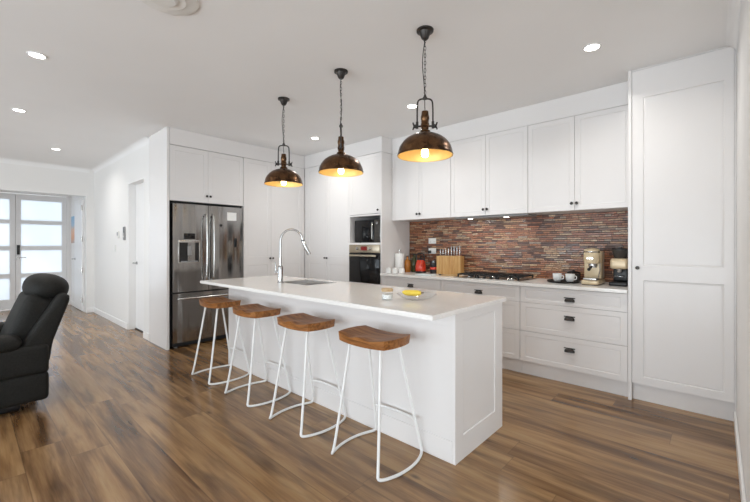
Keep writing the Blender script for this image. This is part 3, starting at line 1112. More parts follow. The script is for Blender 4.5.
# black strips stand in for the shade in the gap around the fridge
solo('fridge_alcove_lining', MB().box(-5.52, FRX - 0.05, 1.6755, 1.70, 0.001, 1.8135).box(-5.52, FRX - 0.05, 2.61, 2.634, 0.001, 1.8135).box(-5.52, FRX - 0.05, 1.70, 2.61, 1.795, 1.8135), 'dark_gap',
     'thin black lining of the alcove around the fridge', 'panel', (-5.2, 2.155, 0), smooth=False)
# magnets
XM = FRX + 0.029
solo('paper_note', MB().box(XM, XM + 0.002, 2.385, 2.515, 1.60, 1.71), 'paper', 'white paper note stuck to the right fridge door', 'note', (XM, 2.45, 1.60), smooth=False)
solo('bottle_opener_magnet', MB().rbox((XM + 0.006, 2.50, 1.30), (0.012, 0.035, 0.12), 0.005), 'black', 'long black magnet on the right fridge door', 'magnet', (XM, 2.50, 1.24))
solo('round_magnet', MB().lathe((XM - 0.002, 2.30, 1.53), [(0.018, 0), (0.018, 0.006), (0.012, 0.010), (0, 0.011)], 18, 'x'), 'black', 'small round dark magnet between handles and note on the fridge', 'magnet', (XM, 2.30, 1.53))

# =================================================================== ISLAND
IX0, IX1, IY0, IY1 = -3.87, -1.115, 1.911, 2.545
r = thing('island_cabinet', 'white kitchen island base with framed end panel', 'island', (-2.5, 2.22, 0))


def holed_slab(xs, ys, z0, z1, zp=None):
    """box with a rectangular hole in the middle cell; zp = pocket floor height, None = right through."""
    m = MB()
    nv = m.bm.verts.new
    vt = [[nv((x, y, z1)) for y in ys] for x in xs]
    vb = [[nv((x, y, z0)) for y in ys] for x in xs]
    for i in range(3):
        for j in range(3):
            hole = i == 1 and j == 1
            if not hole:
                m.bm.faces.new((vt[i][j], vt[i + 1][j], vt[i + 1][j + 1], vt[i][j + 1]))
            if not hole or zp is not None:
                m.bm.faces.new((vb[i][j], vb[i][j + 1], vb[i + 1][j + 1], vb[i + 1][j]))
    for i in range(3):
        m.bm.faces.new((vt[i][0], vb[i][0], vb[i + 1][0], vt[i + 1][0]))
        m.bm.faces.new((vt[i][3], vt[i + 1][3], vb[i + 1][3], vb[i][3]))
        m.bm.faces.new((vt[0][i], vt[0][i + 1], vb[0][i + 1], vb[0][i]))
        m.bm.faces.new((vt[3][i], vb[3][i], vb[3][i + 1], vt[3][i + 1]))
    low = vb if zp is None else {i: {j: nv((xs[i], ys[j], zp)) for j in (1, 2)} for i in (1, 2)}
    loop = ((1, 1), (2, 1), (2, 2), (1, 2))
    for k in range(4):
        p, q = loop[k], loop[(k + 1) % 4]
        m.bm.faces.new((vt[p[0]][p[1]], vt[q[0]][q[1]], low[q[0]][q[1]], low[p[0]][p[1]]))
    if zp is not None:
        m.bm.faces.new([low[p[0]][p[1]] for p in loop])
    bmesh.ops.recalc_face_normals(m.bm, faces=m.bm.faces[:])
    return m


SX0, SX1, SY0, SY1 = -3.27, -2.77, 2.12, 2.49
part('body', holed_slab([IX0, SX0 - 0.01, SX1 + 0.01, IX1 - 0.02], [IY0 + 0.018, SY0 - 0.01, SY1 + 0.01, IY1], 0.0, 0.872, 0.66), 'cab', r, smooth=False)
Fi = FY(IY0)
part('front_panel', MB().box(IX0, IX1 - 0.021, IY0, IY0 + 0.0175, 0.1289, 0.872), 'cab', r, smooth=False)
part('kickboard', MB().box(IX0, IX1 - 0.021, IY0 - 0.004, IY0 + 0.0175, 0.0, 0.1285), 'cab', r, smooth=False)
Fe = FXp(IX1)
part('end_panel', MB().panel(Fe, IY0 - 0.004, IY1, 0.0, 0.872, 0, 0.0195, [(2.0, 2.43, 0.14, 0.825)], 0.007, 0.014), 'cab', r, smooth=False)

# counter with a sink cutout
CX0, CX1, CY0, CY1 = -3.97, -1.10, 1.65, 2.58
Z0, Z1 = 0.8735, 0.900
m = holed_slab([CX0, SX0, SX1, CX1], [CY0, SY0, SY1, CY1], Z0, Z1)
eds = [e for e in m.bm.edges if len(e.link_faces) == 2 and e.calc_face_angle(0) > 0.5]
bmesh.ops.bevel(m.bm, geom=eds, offset=0.002, segments=2, affect='EDGES')
solo('island_countertop', m, 'stone', 'white stone island top overhanging the four stools', 'countertop', (-2.5, 2.1, Z0), smooth=False)

# sink: rim, two bowls, drains  (body of the island is hollowed visually by the steel bowls above its top)
r = thing('kitchen_sink', 'steel double-bowl sink sunk into the island top', 'sink', ((SX0 + SX1) / 2, (SY0 + SY1) / 2, 0.69))
m = MB()
t = 0.004
zb = 0.69
e = 0.0015
m.box(SX0 + e, SX1 - e, SY0 + e, SY1 - e, zb, zb + 0.003)
for q in ((SX0 + e, SX0 + e + t), (SX1 - e - t, SX1 - e), (-2.985, -2.970)):
    m.box(q[0], q[1], SY0 + e, SY1 - e, zb + 0.003, 0.896)
for q in ((SY0 + e, SY0 + e + t), (SY1 - e - t, SY1 - e)):
    m.box(SX0 + e, SX1 - e, q[0], q[1], zb + 0.003, 0.896)
part('bowl', m, 'sink_steel', r, smooth=False)
for sx in (-3.13, -2.87):
    part('drain', MB().lathe((sx, 2.30, zb + 0.0032), [(0.04, 0), (0.04, 0.003), (0.03, 0.004), (0.0, 0.002)], 24), 'chrome', r)

# tap
TXc, TYc = -3.14, 2.075
r = thing('kitchen_tap', 'tall chrome gooseneck pull-down tap behind the island sink', 'tap', (TXc, TYc, 0.9005))
part('base', MB().lathe((TXc, TYc, 0.9005), [(0.030, 0), (0.030, 0.008), (0.024, 0.014), (0.024, 0.15), (0.020, 0.165), (0.017, 0.17)], 24), 'chrome', r)
sp = Vector((0.155, 0.205, 0)).normalized() * 0.24
c0 = Vector((TXc, TYc, 0))
arc = [c0 + Vector((0, 0, 1.07)), c0 + Vector((0, 0, 1.31))]
for k in range(1, 12):
    a = pi * k / 12 * 0.93
    arc.append(c0 + sp * 0.88 * (0.5 - 0.5 * cos(a)) + Vector((0, 0, 1.31 + 0.112 * sin(a))))
arc.append(c0 + sp * 0.885 + Vector((0, 0, 1.315)))
part('spout', MB().tube(arc, 0.0105, 14), 'chrome', r)
he = arc[-1]
dirv = Vector((sp.x * 0.26, sp.y * 0.26, -0.14))
m = MB()
m.tube([he + dirv * 0.0, he + dirv * 0.1, he + dirv * 0.5, he + dirv * 0.95, he + dirv * 1.0], 0.016, 14, radii=[0.014, 0.017, 0.017, 0.021, 0.019])
part('spray_head', m, 'chrome', r)
m = MB()
for k in range(9):
    p = he + dirv * (-0.06 + 0.065 * k)
m.lathe((he.x, he.y, he.z), [(0.016, -0.004), (0.019, 0.0), (0.016, 0.004)], 16)
part('collar', m, 'black', r)
m = MB()
m.tube([c0 + Vector((-0.02, 0, 1.005)), c0 + Vector((-0.065, -0.012, 1.005))], 0.016, 14)
m.tube([c0 + Vector((-0.058, -0.01, 1.005)), c0 + Vector((-0.062, -0.012, 1.06)), c0 + Vector((-0.072, -0.014, 1.10))], 0.006, 10)
part('lever', m, 'chrome', r)

# =================================================================== STOOLS (local coordinates, then placed)


def make_stool():
    root = thing('bar_stool', 'x', 'stool', (0, 0, 0), 'bar stools along the island')
    # saddle seat
    m = MB()
    nx, ny = 22, 14
    hx, hy = 0.210, 0.145
    top, bot = [], []
    sx0 = -0.028         # the seat sits a little off the frame's centre
    for i in range(nx + 1):
        tr, br = [], []
        for j in range(ny + 1):
            a, b = -1 + 2 * i / nx, -1 + 2 * j / ny
            # superellipse outline
            px = a * math.sqrt(max(0, 1 - 0.20 * b * b)) * hx
            py = b * math.sqrt(max(0, 1 - 0.30 * a * a)) * hy
            edge = max(abs(a), abs(b)) ** 8
            dip = 0.030 * (1 - a * a) * 0.9
            ridge = 0.018 * math.exp(-((a) / 0.22) ** 2) * max(0, -b) ** 1.2
            z = 0.736 - dip * (1 - 0.25 * b * b) + ridge - 0.006 * edge + 0.004
            tr.append(m.bm.verts.new((px + sx0, py, z)))
            br.append(m.bm.verts.new((px * (1 - 0.03 * edge) + sx0, py * (1 - 0.03 * edge), 0.674 + 0.004 * a * a + 0.003 * edge)))
        top.append(tr)
        bot.append(br)
    for i in range(nx):
        for j in range(ny):
            m.bm.faces.new((top[i][j], top[i + 1][j], top[i + 1][j + 1], top[i][j + 1]))
            m.bm.faces.new((bot[i][j], bot[i][j + 1], bot[i + 1][j + 1], bot[i + 1][j]))
    for i in range(nx):
        m.bm.faces.new((top[i][0], bot[i][0], bot[i + 1][0], top[i + 1][0]))
        m.bm.faces.new((top[i][ny], top[i + 1][ny], bot[i + 1][ny], bot[i][ny]))
    for j in range(ny):
        m.bm.faces.new((top[0][j], top[0][j + 1], bot[0][j + 1], bot[0][j]))
        m.bm.faces.new((top[nx][j], bot[nx][j], bot[nx][j + 1], top[nx][j + 1]))
    bmesh.ops.recalc_face_normals(m.bm, faces=m.bm.faces[:])
    part('seat', m, 'seat_wood', root)
    R = 0.0085
    for s in (-1, 1):
        pts = [(sx0 + s * 0.125, -0.080, 0.680), (s * 0.152 + sx0 / 2, -0.135, 0.35), (s * 0.178, -0.190, 0.045)]
        pts += [(s * 0.186, -0.203, R + 0.004), (s * 0.212, -0.160, R), (s * 0.240, -0.06, R), (s * 0.240, 0.06, R), (s * 0.215, 0.15, R), (s * 0.190, 0.196, R + 0.004)]
        pts += [(s * 0.182, 0.192, 0.05), (s * 0.155 + sx0 / 2, 0.14, 0.35), (sx0 + s * 0.125, 0.080, 0.680)]
        part('side_frame', MB().tube(smooth_path(pts, 3), R, 12), 'white_metal', root)
    m = MB()
    zf = 0.20
    m.tube(bez((-0.176, 0.166, zf), (-0.09, 0.205, zf), (0.09, 0.205, zf), (0.163, 0.166, zf), 12), 0.0075, 10)
    part('footrest', m, 'white_metal', root)
    m = MB()
    m.box(-0.135 + sx0, 0.135 + sx0, -0.088, -0.068, 0.668, 0.676)
    m.box(-0.135 + sx0, 0.135 + sx0, 0.068, 0.088, 0.668, 0.676)
    m.box(-0.012 + sx0, 0.012 + sx0, -0.068, 0.068, 0.669, 0.675)
    part('seat_plate', m, 'white_metal', root, smooth=False)
    return root


stool = make_stool()
for i, (sx, lab) in enumerate(((-1.525, 'wooden saddle-seat bar stool with white wire frame, nearest the island end panel'),
                               (-2.205, 'wooden saddle-seat bar stool, second from the island end panel'),
                               (-2.895, 'wooden saddle-seat bar stool, second from the fridge'),
                               (-3.58, 'wooden saddle-seat bar stool standing closest to the fridge'))):
    o = stool if i == 0 else copy_tree(stool)
    o.location = (sx, 1.69, 0)
    o['label'] = lab

# =================================================================== PENDANTS


def make_pendant(x, y, ang, lab):
    r = thing('pendant_light', lab, 'lamp', (x, y, CEIL), 'bronze pendant lights over the island')
    ca, sa = cos(ang), sin(ang)

    def P(a, b, z):
        return (x + a * ca - b * sa, y + a * sa + b * ca, z)
    part('canopy', MB().lathe((x, y, 2.636), [(0.0, 0), (0.016, 0.0), (0.024, 0.008), (0.040, 0.048), (0.056, 0.052), (0.057, 0.0625), (0.0, 0.063)], 28), 'bronze_dark', r)
    # chain
    m = MB()
    z = 2.640
    k = 0
    while z > 2.275:
        c = Vector((x, y, z - 0.013))
        ax = Vector((ca, sa, 0)) if k % 2 == 0 else Vector((-sa, ca, 0))
        pts = [c + ax * 0.006 * cos(t) + Vector((0, 0, 0.0155 * sin(t))) for t in [2 * pi * q / 12 for q in range(12)]]
        m.tube(pts, 0.0018, 6, closed=True)
        z -= 0.0245
        k += 1
    part('chain', m, 'bronze_dark', r)
    # cord, loosely beside the chain
    pts = []
    for q in range(26):
        t = q / 25
        sw = 0.022 * sin(pi * t) * (0.6 + 0.4 * sin(5 * t + ang))
        pts.append(P(-sw, 0.006 * sin(9 * t), 2.640 - t * 0.47))
    part('cord', MB().tube(pts, 0.0028, 6), 'black', r)
    # yoke
    m = MB()
    w = 0.052
    path = smooth_path([P(-w, 0, 2.055), P(-w, 0, 2.20), P(-w + 0.008, 0, 2.238), P(0, 0, 2.244), P(w - 0.008, 0, 2.238), P(w, 0, 2.20), P(w, 0, 2.055)], 2)
    m.tube(path, 0.0055, 8)
    m.lathe((x, y, 2.236), [(0.0, 0), (0.014, 0.002), (0.016, 0.012), (0.010, 0.022), (0.006, 0.034), (0.0, 0.036)], 16)
    yk = part('yoke', m, 'bronze_dark', r)
    for s in (-1, 1):
        m = MB()
        m.tube([P(s * 0.018, 0, 2.06), P(s * 0.066, 0, 2.06)], 0.006, 10)
        m.tube([P(s * 0.060, 0, 2.06), P(s * 0.074, 0, 2.06)], 0.013, 12)
        m.tube([P(s * 0.072, 0, 2.058), P(s * 0.080, 0, 2.085)], 0.005, 8)
        m.tube([P(s * 0.072, 0, 2.062), P(s * 0.080, 0, 2.037)], 0.005, 8)
        m.tube([P(s * w, 0, 2.045), P(s * w, 0, 2.090)], 0.009, 10)
        part('wing_nut', m, 'bronze_dark', r)
    # socket housing
    part('socket', MB().lathe((x, y, 2.0), [(0.048, 0.0), (0.040, 0.012), (0.034, 0.028), (0.024, 0.034), (0.024, 0.05), (0.028, 0.055), (0.028, 0.075), (0.025, 0.08), (0.025, 0.10),
                                          (0.028, 0.105), (0.028, 0.125), (0.025, 0.13), (0.022, 0.158), (0.010, 0.162), (0.0, 0.163)], 28), 'bronze', r)
    # dome shade: outer shell and gold lining
    R, H = 0.181, 0.142
    zr = 1.866
    outer = []
    for q in range(15):
        t = q / 14 * (pi / 2) * 0.83
        outer.append((R * cos(t) ** 0.92, H * sin(t) / sin(pi / 2 * 0.83)))
    prof = [(R + 0.003, -0.004), (R + 0.004, 0.004)] + outer[1:] + [(0.02, H + 0.002)]
    inner = [(a - 0.0035, b - 0.002) for a, b in outer]
    part('shade', MB().lathe((x, y, zr), prof, 48, cap=False), 'bronze', r)
    part('shade_lining', MB().lathe((x, y, zr), [(R + 0.0025, -0.0045)] + [(a, b) for a, b in inner] + [(0.018, H - 0.003)], 48, cap=False), 'gold', r)
    bl = part('bulb', MB().lathe((x, y, 1.850), [(0.0, 0), (0.013, 0.003), (0.022, 0.012), (0.025, 0.026), (0.023, 0.044), (0.016, 0.066), (0.014, 0.080)], 24), 'bulb', r)
    part('bulb_holder', MB().lathe((x, y, 1.930), [(0.017, 0), (0.019, 0.02), (0.02, 0.066)], 20), 'bronze_dark', r)
    return r


make_pendant(-1.436, 2.066, radians(38), 'bronze dome pendant hanging nearest the island end panel')
make_pendant(-2.285, 2.088, radians(135), 'bronze dome pendant, middle of the three, with its yoke edge-on')
make_pendant(-3.13, 2.105, radians(52), 'bronze dome pendant hanging nearest the fridge, over the sink')

# =================================================================== DOWNLIGHTS AND VENT
DL = [(-0.669, 3.057, 'round ceiling downlight near the tall pantry'), (-2.32, 3.106, 'round ceiling downlight above the bench, behind the nearest pendant'),
      (-3.972, 3.16, 'round ceiling downlight in front of the oven tower'), (-3.782, 0.369, 'round ceiling downlight above the recliner'),
      (-5.463, 0.391, 'round ceiling downlight between recliner and hallway'), (-7.276, 0.921, 'round ceiling downlight inside the hallway')]
DL_POWER = 6.0
for (x, y, lab) in DL:
    r = thing('downlight', lab, 'ceiling light', (x, y, CEIL), 'recessed ceiling downlights')
    part('trim_ring', MB().lathe((x, y, CEIL - 0.0005), [(0.046, 0.0), (0.060, 0.0), (0.059, -0.005), (0.050, -0.007), (0.046, -0.004), (0.046, 0.0)], 32, cap=False), 'white_metal', r)
    part('lens', MB().lathe((x, y, CEIL - 0.0008), [(0.0455, 0.0), (0.0455, -0.003), (0.0, -0.003)], 32), 'downlight', r)
    ld = bpy.data.lights.new('downlight_beam', 'AREA')
    ld.shape = 'DISK'
    ld.size = 0.07
    ld.energy = DL_POWER
    ld.color = (1.0, 0.97, 0.92)
    ld.spread = radians(150)
    lo = bpy.data.objects.new('downlight_beam', ld)
    lo.location = (0, 0, -0.010)
    lo.parent = r
    COL.objects.link(lo)
for lx in (-2.17, -1.73):
    ld = bpy.data.lights.new('hood_beam', 'AREA')
    ld.shape = 'DISK'
    ld.size = 0.05
    ld.energy = 0.8
    ld.color = (1.0, 0.94, 0.86)
    lo = bpy.data.objects.new('hood_beam', ld)
    lo.location = (lx, 4.06, 1.576)
    COL.objects.link(lo)

m = MB()
m.lathe((-2.34, 0.785, CEIL - 0.0005), [(0.0, -0.028), (0.045, -0.028), (0.05, -0.022), (0.06, -0.014), (0.10, -0.016), (0.108, -0.010), (0.118, -0.008), (0.155, -0.012), (0.168, -0.006), (0.17, 0.0)], 48, cap=False)
solo('ceiling_vent', m, 'white_plastic', 'round white air vent in the ceiling at the top photo edge', 'vent', (-2.34, 0.785, CEIL))

# =================================================================== RECLINER (faces away from the kitchen, toward -Y)
r = thing('recliner', 'charcoal recliner armchair with a padded headrest at the left', 'armchair', (-4.30, 0.0, 0))
XR, XL = -3.85, -4.75
part('base', MB().rbox(((XR + XL) / 2, -0.02, 0.040), (0.70, 0.62, 0.078), 0.015), 'black', r)
for x in (XR - 0.10, XL + 0.10):
    # arm: lower side panel and padded top
    m = MB()
    m.rbox((x, -0.03, 0.175), (0.195, 0.955, 0.215), 0.03, puff=0.003)
    m.rbox((x, -0.03, 0.385), (0.195, 0.955, 0.225), 0.03, puff=0.003)
    part('side_panel', m, 'leather', r)
    part('armrest', MB().rbox((x, -0.13, 0.525), (0.215, 0.82, 0.115), 0.05, puff=0.02), 'leather', r)
part('seat_cushion', MB().rbox(((XR + XL) / 2, -0.13, 0.40), (0.50, 0.66, 0.17), 0.06, puff=0.02), 'leather', r)
part('footrest', MB().rbox(((XR + XL) / 2, -0.50, 0.26), (0.50, 0.12, 0.36), 0.05, puff=0.015), 'leather', r)
tilt = Euler((radians(-17), 0, 0))
# outer back shell with wings, inner cushion rolls, headrest
sw = [(0.22, 0.36), (0.455, 0.34), (0.475, 0.50), (0.585, 0.83), (0.575, 0.875), (0.52, 0.875), (0.33, 0.56)]
for x in (XR - 0.12, XL + 0.12):
    m = MB()
    mm = bmesh.new()
    A = [mm.verts.new((x - 0.085, a, b)) for a, b in sw]
    B = [mm.verts.new((x + 0.085, a, b)) for a, b in sw]
    mm.faces.new(A)
    mm.faces.new(B[::-1])
    for i in range(len(sw)):
        mm.faces.new((A[i], B[i], B[(i + 1) % len(sw)], A[(i + 1) % len(sw)]))
    bmesh.ops.recalc_face_normals(mm, faces=mm.faces[:])
    bmesh.ops.bevel(mm, geom=mm.edges[:], offset=0.03, segments=4, profile=0.5, affect='EDGES')
    m._add(mm)
    part('back_wing', m, 'leather', r)
bt = Euler((radians(-20), 0, 0))
part('backrest', MB().rbox(((XR + XL) / 2, 0.366, 0.605), (0.55, 0.24, 0.52), 0.06, bt, puff=0.012), 'leather', r)
part('headrest', MB().ellipsoid((-4.28, 0.475, 0.905), (0.27, 0.150, 0.118), Euler((radians(-14), 0, 0)), 32, 18, 0.88), 'leather', r)

# =================================================================== ENTRY AND HALL THINGS
solo('canvas_art', MB().box(-9.98, -9.675, 1.508, 1.538, 1.31, 1.86, 0.002), 'art', 'small abstract canvas in blue and orange beside the front door', 'painting', (-9.83, 1.52, 1.585), smooth=False)
r = thing('intercom', 'small dark wall intercom left of the hallway door', 'intercom', (-6.70, HALL, 1.34))
part('body', MB().box(-6.735, -6.665, HALL - 0.022, HALL - 0.0005, 1.345, 1.55, 0.004), 'grey_plastic', r)
part('screen', MB().box(-6.725, -6.675, HALL - 0.0235, HALL - 0.0221, 1.46, 1.54), 'black_gloss', r, smooth=False)
part('button', MB().cyl((-6.70, HALL - 0.0222, 1.40), 0.012, -0.003, 16, 'y'), 'white_plastic', r)
r = thing('thermostat', 'small grey wall thermostat left of the intercom', 'thermostat', (-7.05, HALL, 1.38))
part('body', MB().box(-7.10, -7.0, HALL - 0.018, HALL - 0.0005, 1.38, 1.49, 0.004), 'white_plastic', r)
part('screen', MB().box(-7.085, -7.015, HALL - 0.0195, HALL - 0.0181, 1.42, 1.475), 'grey_plastic', r, smooth=False)
r = thing('light_switch', 'white light switch low on the hallway wall below the thermostat', 'switch', (-7.26, HALL, 1.16))
part('plate', MB().box(-7.32, -7.20, HALL - 0.008, HALL - 0.0005, 1.16, 1.27, 0.002), 'white_plastic', r)
part('rocker', MB().box(-7.275, -7.245, HALL - 0.012, HALL - 0.0081, 1.20, 1.24, 0.001), 'white_plastic', r)

# =================================================================== BENCH THINGS
BT = 0.9025
# cooktop
r = thing('gas_cooktop', 'black gas cooktop with cast iron trivets set on the bench', 'cooktop', (-1.84, 3.97, BT))
KX0, KX1, KY0, KY1 = -2.19, -1.46, 3.73, 4.20
part('plate', MB().box(KX0, KX1, KY0, KY1, BT, BT + 0.009, 0.003), 'steel_h', r)
burn = [(-2.06, 3.86, 0.036), (-2.06, 4.08, 0.045), (-1.825, 3.98, 0.058), (-1.59, 3.86, 0.045), (-1.59, 4.08, 0.036)]
for (bx, by, br) in burn:
    b = part('burner', MB().lathe((bx, by, BT + 0.0092), [(br * 1.15, 0), (br * 1.15, 0.006), (br * 0.95, 0.014), (br * 0.8, 0.015)], 24), 'steel_plain', r)
    part('burner_cap', MB().lathe((bx, by, BT + 0.0245), [(br * 0.85, 0), (br * 0.85, 0.005), (br * 0.7, 0.009), (0, 0.009)], 24), 'cast_iron', b)
for (x0, x1) in ((-2.175, -1.945), (-1.94, -1.71), (-1.705, -1.475)):
    m = MB()
    z0, z1 = BT + 0.033, BT + 0.046
    for yy in (3.77, 4.165):
        m.box(x0, x1, yy - 0.006, yy + 0.006, z0, z1, 0.002)
    for xx in (x0 + 0.006, x1 - 0.006):
        m.box(xx - 0.006, xx + 0.006, 3.77, 4.165, z0, z1, 0.002)
    cxx = (x0 + x1) / 2
    m.box(cxx - 0.005, cxx + 0.005, 3.77, 4.165, z0, z1, 0.002)
    for yy in (3.86, 3.97, 4.08):
        m.box(x0, x1, yy - 0.005, yy + 0.005, z0 + 0.001, z1 + 0.001, 0.002)
    for xx in (x0 + 0.008, x1 - 0.008):
        for yy in (3.772, 4.163):
            m.box(xx - 0.007, xx + 0.007, yy - 0.007, yy + 0.007, BT + 0.0095, z1)
    part('trivet', m, 'cast_iron', r, smooth=False)
for k in range(5):
    part('knob', MB().lathe((-1.99 + k * 0.075, 3.747, BT + 0.0092), [(0.017, 0), (0.016, 0.016), (0.013, 0.02), (0, 0.021)], 18), 'black', r)

# knife block: chunky acacia slab with steel-handled knives
r = thing('knife_block', 'wide wooden knife block beside the cooktop', 'knife block', (-2.485, 4.125, BT))
bx0, bx1 = -2.655, -2.315
nst = 9
m = MB()
for k in range(nst):
    w = (bx1 - bx0) / nst
    m.box(bx0 + k * w, bx0 + (k + 1) * w - 0.0008, 4.075, 4.175, BT, BT + 0.228 + 0.004 * (k % 2), 0.002)
part('block', m, 'acacia', r, smooth=False)
for k in range(8):
    kx = bx0 + 0.030 + k * 0.040
    hgt = [0.075, 0.08, 0.085, 0.09, 0.11, 0.115, 0.115, 0.12][k]
    solo('kitchen_knife', MB().box(kx - 0.0015, kx + 0.0015, 4.115, 4.135, BT + 0.2325, BT + 0.243)
         .rbox((kx, 4.125, BT + 0.240 + hgt / 2), (0.009, 0.020, hgt), 0.003), 'steel_plain',
         'steel-handled kitchen knife standing in the wooden knife block', 'knife', (kx, 4.125, BT + 0.23), 'knives in the block')
r = thing('wooden_board', 'small wooden board lying in front of the knife block', 'chopping board', (-2.36, 3.86, BT))
part('slab', MB().box(-2.44, -2.255, 3.84, 3.96, BT, BT + 0.014, 0.003), 'board_wood', r)
part('handle_grip', MB().box(-2.50, -2.441, 3.88, 3.92, BT + 0.001, BT + 0.013, 0.003), 'cast_iron', r)
solo('folded_cloth', MB().rbox((-2.63, 3.80, BT + 0.005), (0.22, 0.14, 0.009), 0.003), 'cloth', 'pale folded cloth on the bench left of the wooden board', 'cloth', (-2.63, 3.80, BT))

# power outlets on the tiles
YT = BACK - 0.0102
for (oz, lab) in ((1.325, 'white power outlet on the tiles, the empty upper one'), (1.19, 'white power outlet on the tiles, the lower one with a black plug')):
    r = thing('power_outlet', lab, 'outlet', (-2.858, YT, oz), 'power outlets on the backsplash')
    part('plate', MB().box(-2.918, -2.80, YT - 0.009, YT, oz - 0.038, oz + 0.038, 0.002), 'white_plastic', r)
    for k in (-1, 1):
        part('rocker', MB().box(-2.858 + k * 0.03 - 0.008, -2.858 + k * 0.03 + 0.008, YT - 0.012, YT - 0.0092, oz + 0.008, oz + 0.028, 0.001), 'white_plastic', r)
        part('socket_slots', MB().box(-2.858 + k * 0.03 - 0.006, -2.858 + k * 0.03 - 0.004, YT - 0.0096, YT - 0.0091, oz - 0.022, oz - 0.008)
             .box(-2.858 + k * 0.03 + 0.004, -2.858 + k * 0.03 + 0.006, YT - 0.0096, YT - 0.0091, oz - 0.022, oz - 0.008), 'dark_gap', r, smooth=False)
r = thing('power_plug', 'black plug pushed into the lower power outlet', 'plug', (-2.888, YT, 1.175))
part('body', MB().rbox((-2.888, YT - 0.032, 1.178), (0.036, 0.040, 0.036), 0.006), 'black', r)
part('cord', MB().tube(smooth_path([(-2.888, YT - 0.05, 1.172), (-2.888, YT - 0.058, 1.14), (-2.86, YT - 0.03, 1.05), (-2.80, YT - 0.04, 0.95), (-2.79, YT - 0.09, BT + 0.02)], 3), 0.0035, 8), 'black', r)

# red kettle
kx, ky = -2.905, 4.08
r = thing('kettle', 'red electric kettle with black lid and handle', 'kettle', (kx, ky, BT))
part('base', MB().lathe((kx, ky, BT), [(0.072, 0), (0.075, 0.012), (0.068, 0.024)], 32), 'black', r)
part('body', MB().lathe((kx, ky, BT + 0.0245), [(0.069, 0), (0.072, 0.02), (0.070, 0.06), (0.062, 0.105), (0.053, 0.135), (0.048, 0.145)], 32), 'red', r)
ld = part('lid', MB().lathe((kx, ky, BT + 0.170), [(0.050, 0), (0.047, 0.012), (0.03, 0.022), (0.008, 0.026), (0.008, 0.036), (0.014, 0.044), (0.010, 0.052), (0.0, 0.053)], 28), 'black', r)
part('handle', MB().tube(smooth_path([(kx - 0.055, ky - 0.01, BT + 0.16), (kx - 0.070, ky - 0.012, BT + 0.235), (kx - 0.02, ky - 0.005, BT + 0.262), (kx + 0.052, ky + 0.005, BT + 0.25), (kx + 0.058, ky + 0.01, BT + 0.155)], 3), 0.008, 10), 'black', r)
part('spout', MB().tube([(kx + 0.048, ky - 0.038, BT + 0.10), (kx + 0.068, ky - 0.052, BT + 0.135), (kx + 0.080, ky - 0.062, BT + 0.160)], 0.012, 12, radii=[0.020, 0.014, 0.011]), 'red', r)

# black tin between kettle and knife block
r = thing('black_canister', 'dark canister with a red band between kettle and knife block', 'canister', (-2.72, 4.12, BT))
part('body', MB().lathe((-2.72, 4.12, BT), [(0.052, 0), (0.054, 0.004), (0.054, 0.135), (0.05, 0.14)], 28), 'black', r)
part('band', MB().lathe((-2.72, 4.12, BT + 0.05), [(0.0545, 0), (0.0552, 0.002), (0.0552, 0.030), (0.0545, 0.032)], 28, cap=False), 'red', r)
part('lid', MB().lathe((-2.72, 4.12, BT + 0.1405), [(0.055, 0), (0.055, 0.018), (0.012, 0.022), (0.012, 0.034), (0, 0.036)], 28), 'smoke', r)

# bottles
def bottle(name, x, y, rad, h, mat, lab, capm='black'):
    r = thing(name, lab, 'bottle', (x, y, BT))
    part('body', MB().lathe((x, y, BT), [(rad * 0.92, 0), (rad, 0.005), (rad, h * 0.60), (rad * 0.8, h * 0.70), (rad * 0.36, h * 0.80), (rad * 0.33, h * 0.93)], 24), mat, r)
    part('cap', MB().lathe((x, y, BT + h * 0.9305), [(rad * 0.4, 0), (rad * 0.4, h * 0.06), (0, h * 0.07)], 18), capm, r)
    return r


bottle('oil_bottle', -3.118, 4.07, 0.043, 0.225, 'amber', 'amber oil bottle between paper towel and dark bottle')
bottle('vinegar_bottle', -3.06, 4.15, 0.043, 0.25, 'olive', 'dark olive glass bottle left of the red kettle')

# paper towel
px, py = -3.175, 3.97
r = thing('paper_towel_holder', 'white paper towel roll on an upright stand', 'paper towel', (px, py, BT))
part('base', MB().lathe((px, py, BT), [(0.07, 0), (0.07, 0.008), (0.06, 0.012), (0, 0.012)], 28), 'steel_plain', r)
part('roll', MB().lathe((px, py, BT + 0.0125), [(0.058, 0), (0.060, 0.003), (0.060, 0.237), (0.058, 0.24), (0.012, 0.24)], 32), 'paper', r)
part('post', MB().lathe((px, py, BT + 0.2526), [(0.006, 0), (0.006, 0.03), (0.016, 0.036), (0.016, 0.05), (0, 0.055)], 16), 'steel_plain', r)

# white canisters in front
for k, (cx_, cy_, lab) in enumerate(((-3.165, 3.735, 'white ceramic pot nearest the oven tower, left of a row of three'), (-3.075, 3.755, 'white ceramic pot, middle of three below the paper towel'),
                                     (-2.985, 3.775, 'white ceramic pot, right of three below the paper towel'))):
    r = thing('ceramic_pot', lab, 'pot', (cx_, cy_, BT), 'row of small white pots')
    part('body', MB().lathe((cx_, cy_, BT), [(0.030, 0), (0.037, 0.004), (0.038, 0.058), (0.034, 0.062)], 24), 'ceramic', r)
    part('lid', MB().lathe((cx_, cy_, BT + 0.0625), [(0.037, 0), (0.036, 0.006), (0.006, 0.010), (0.009, 0.018), (0, 0.021)], 24), 'ceramic', r)

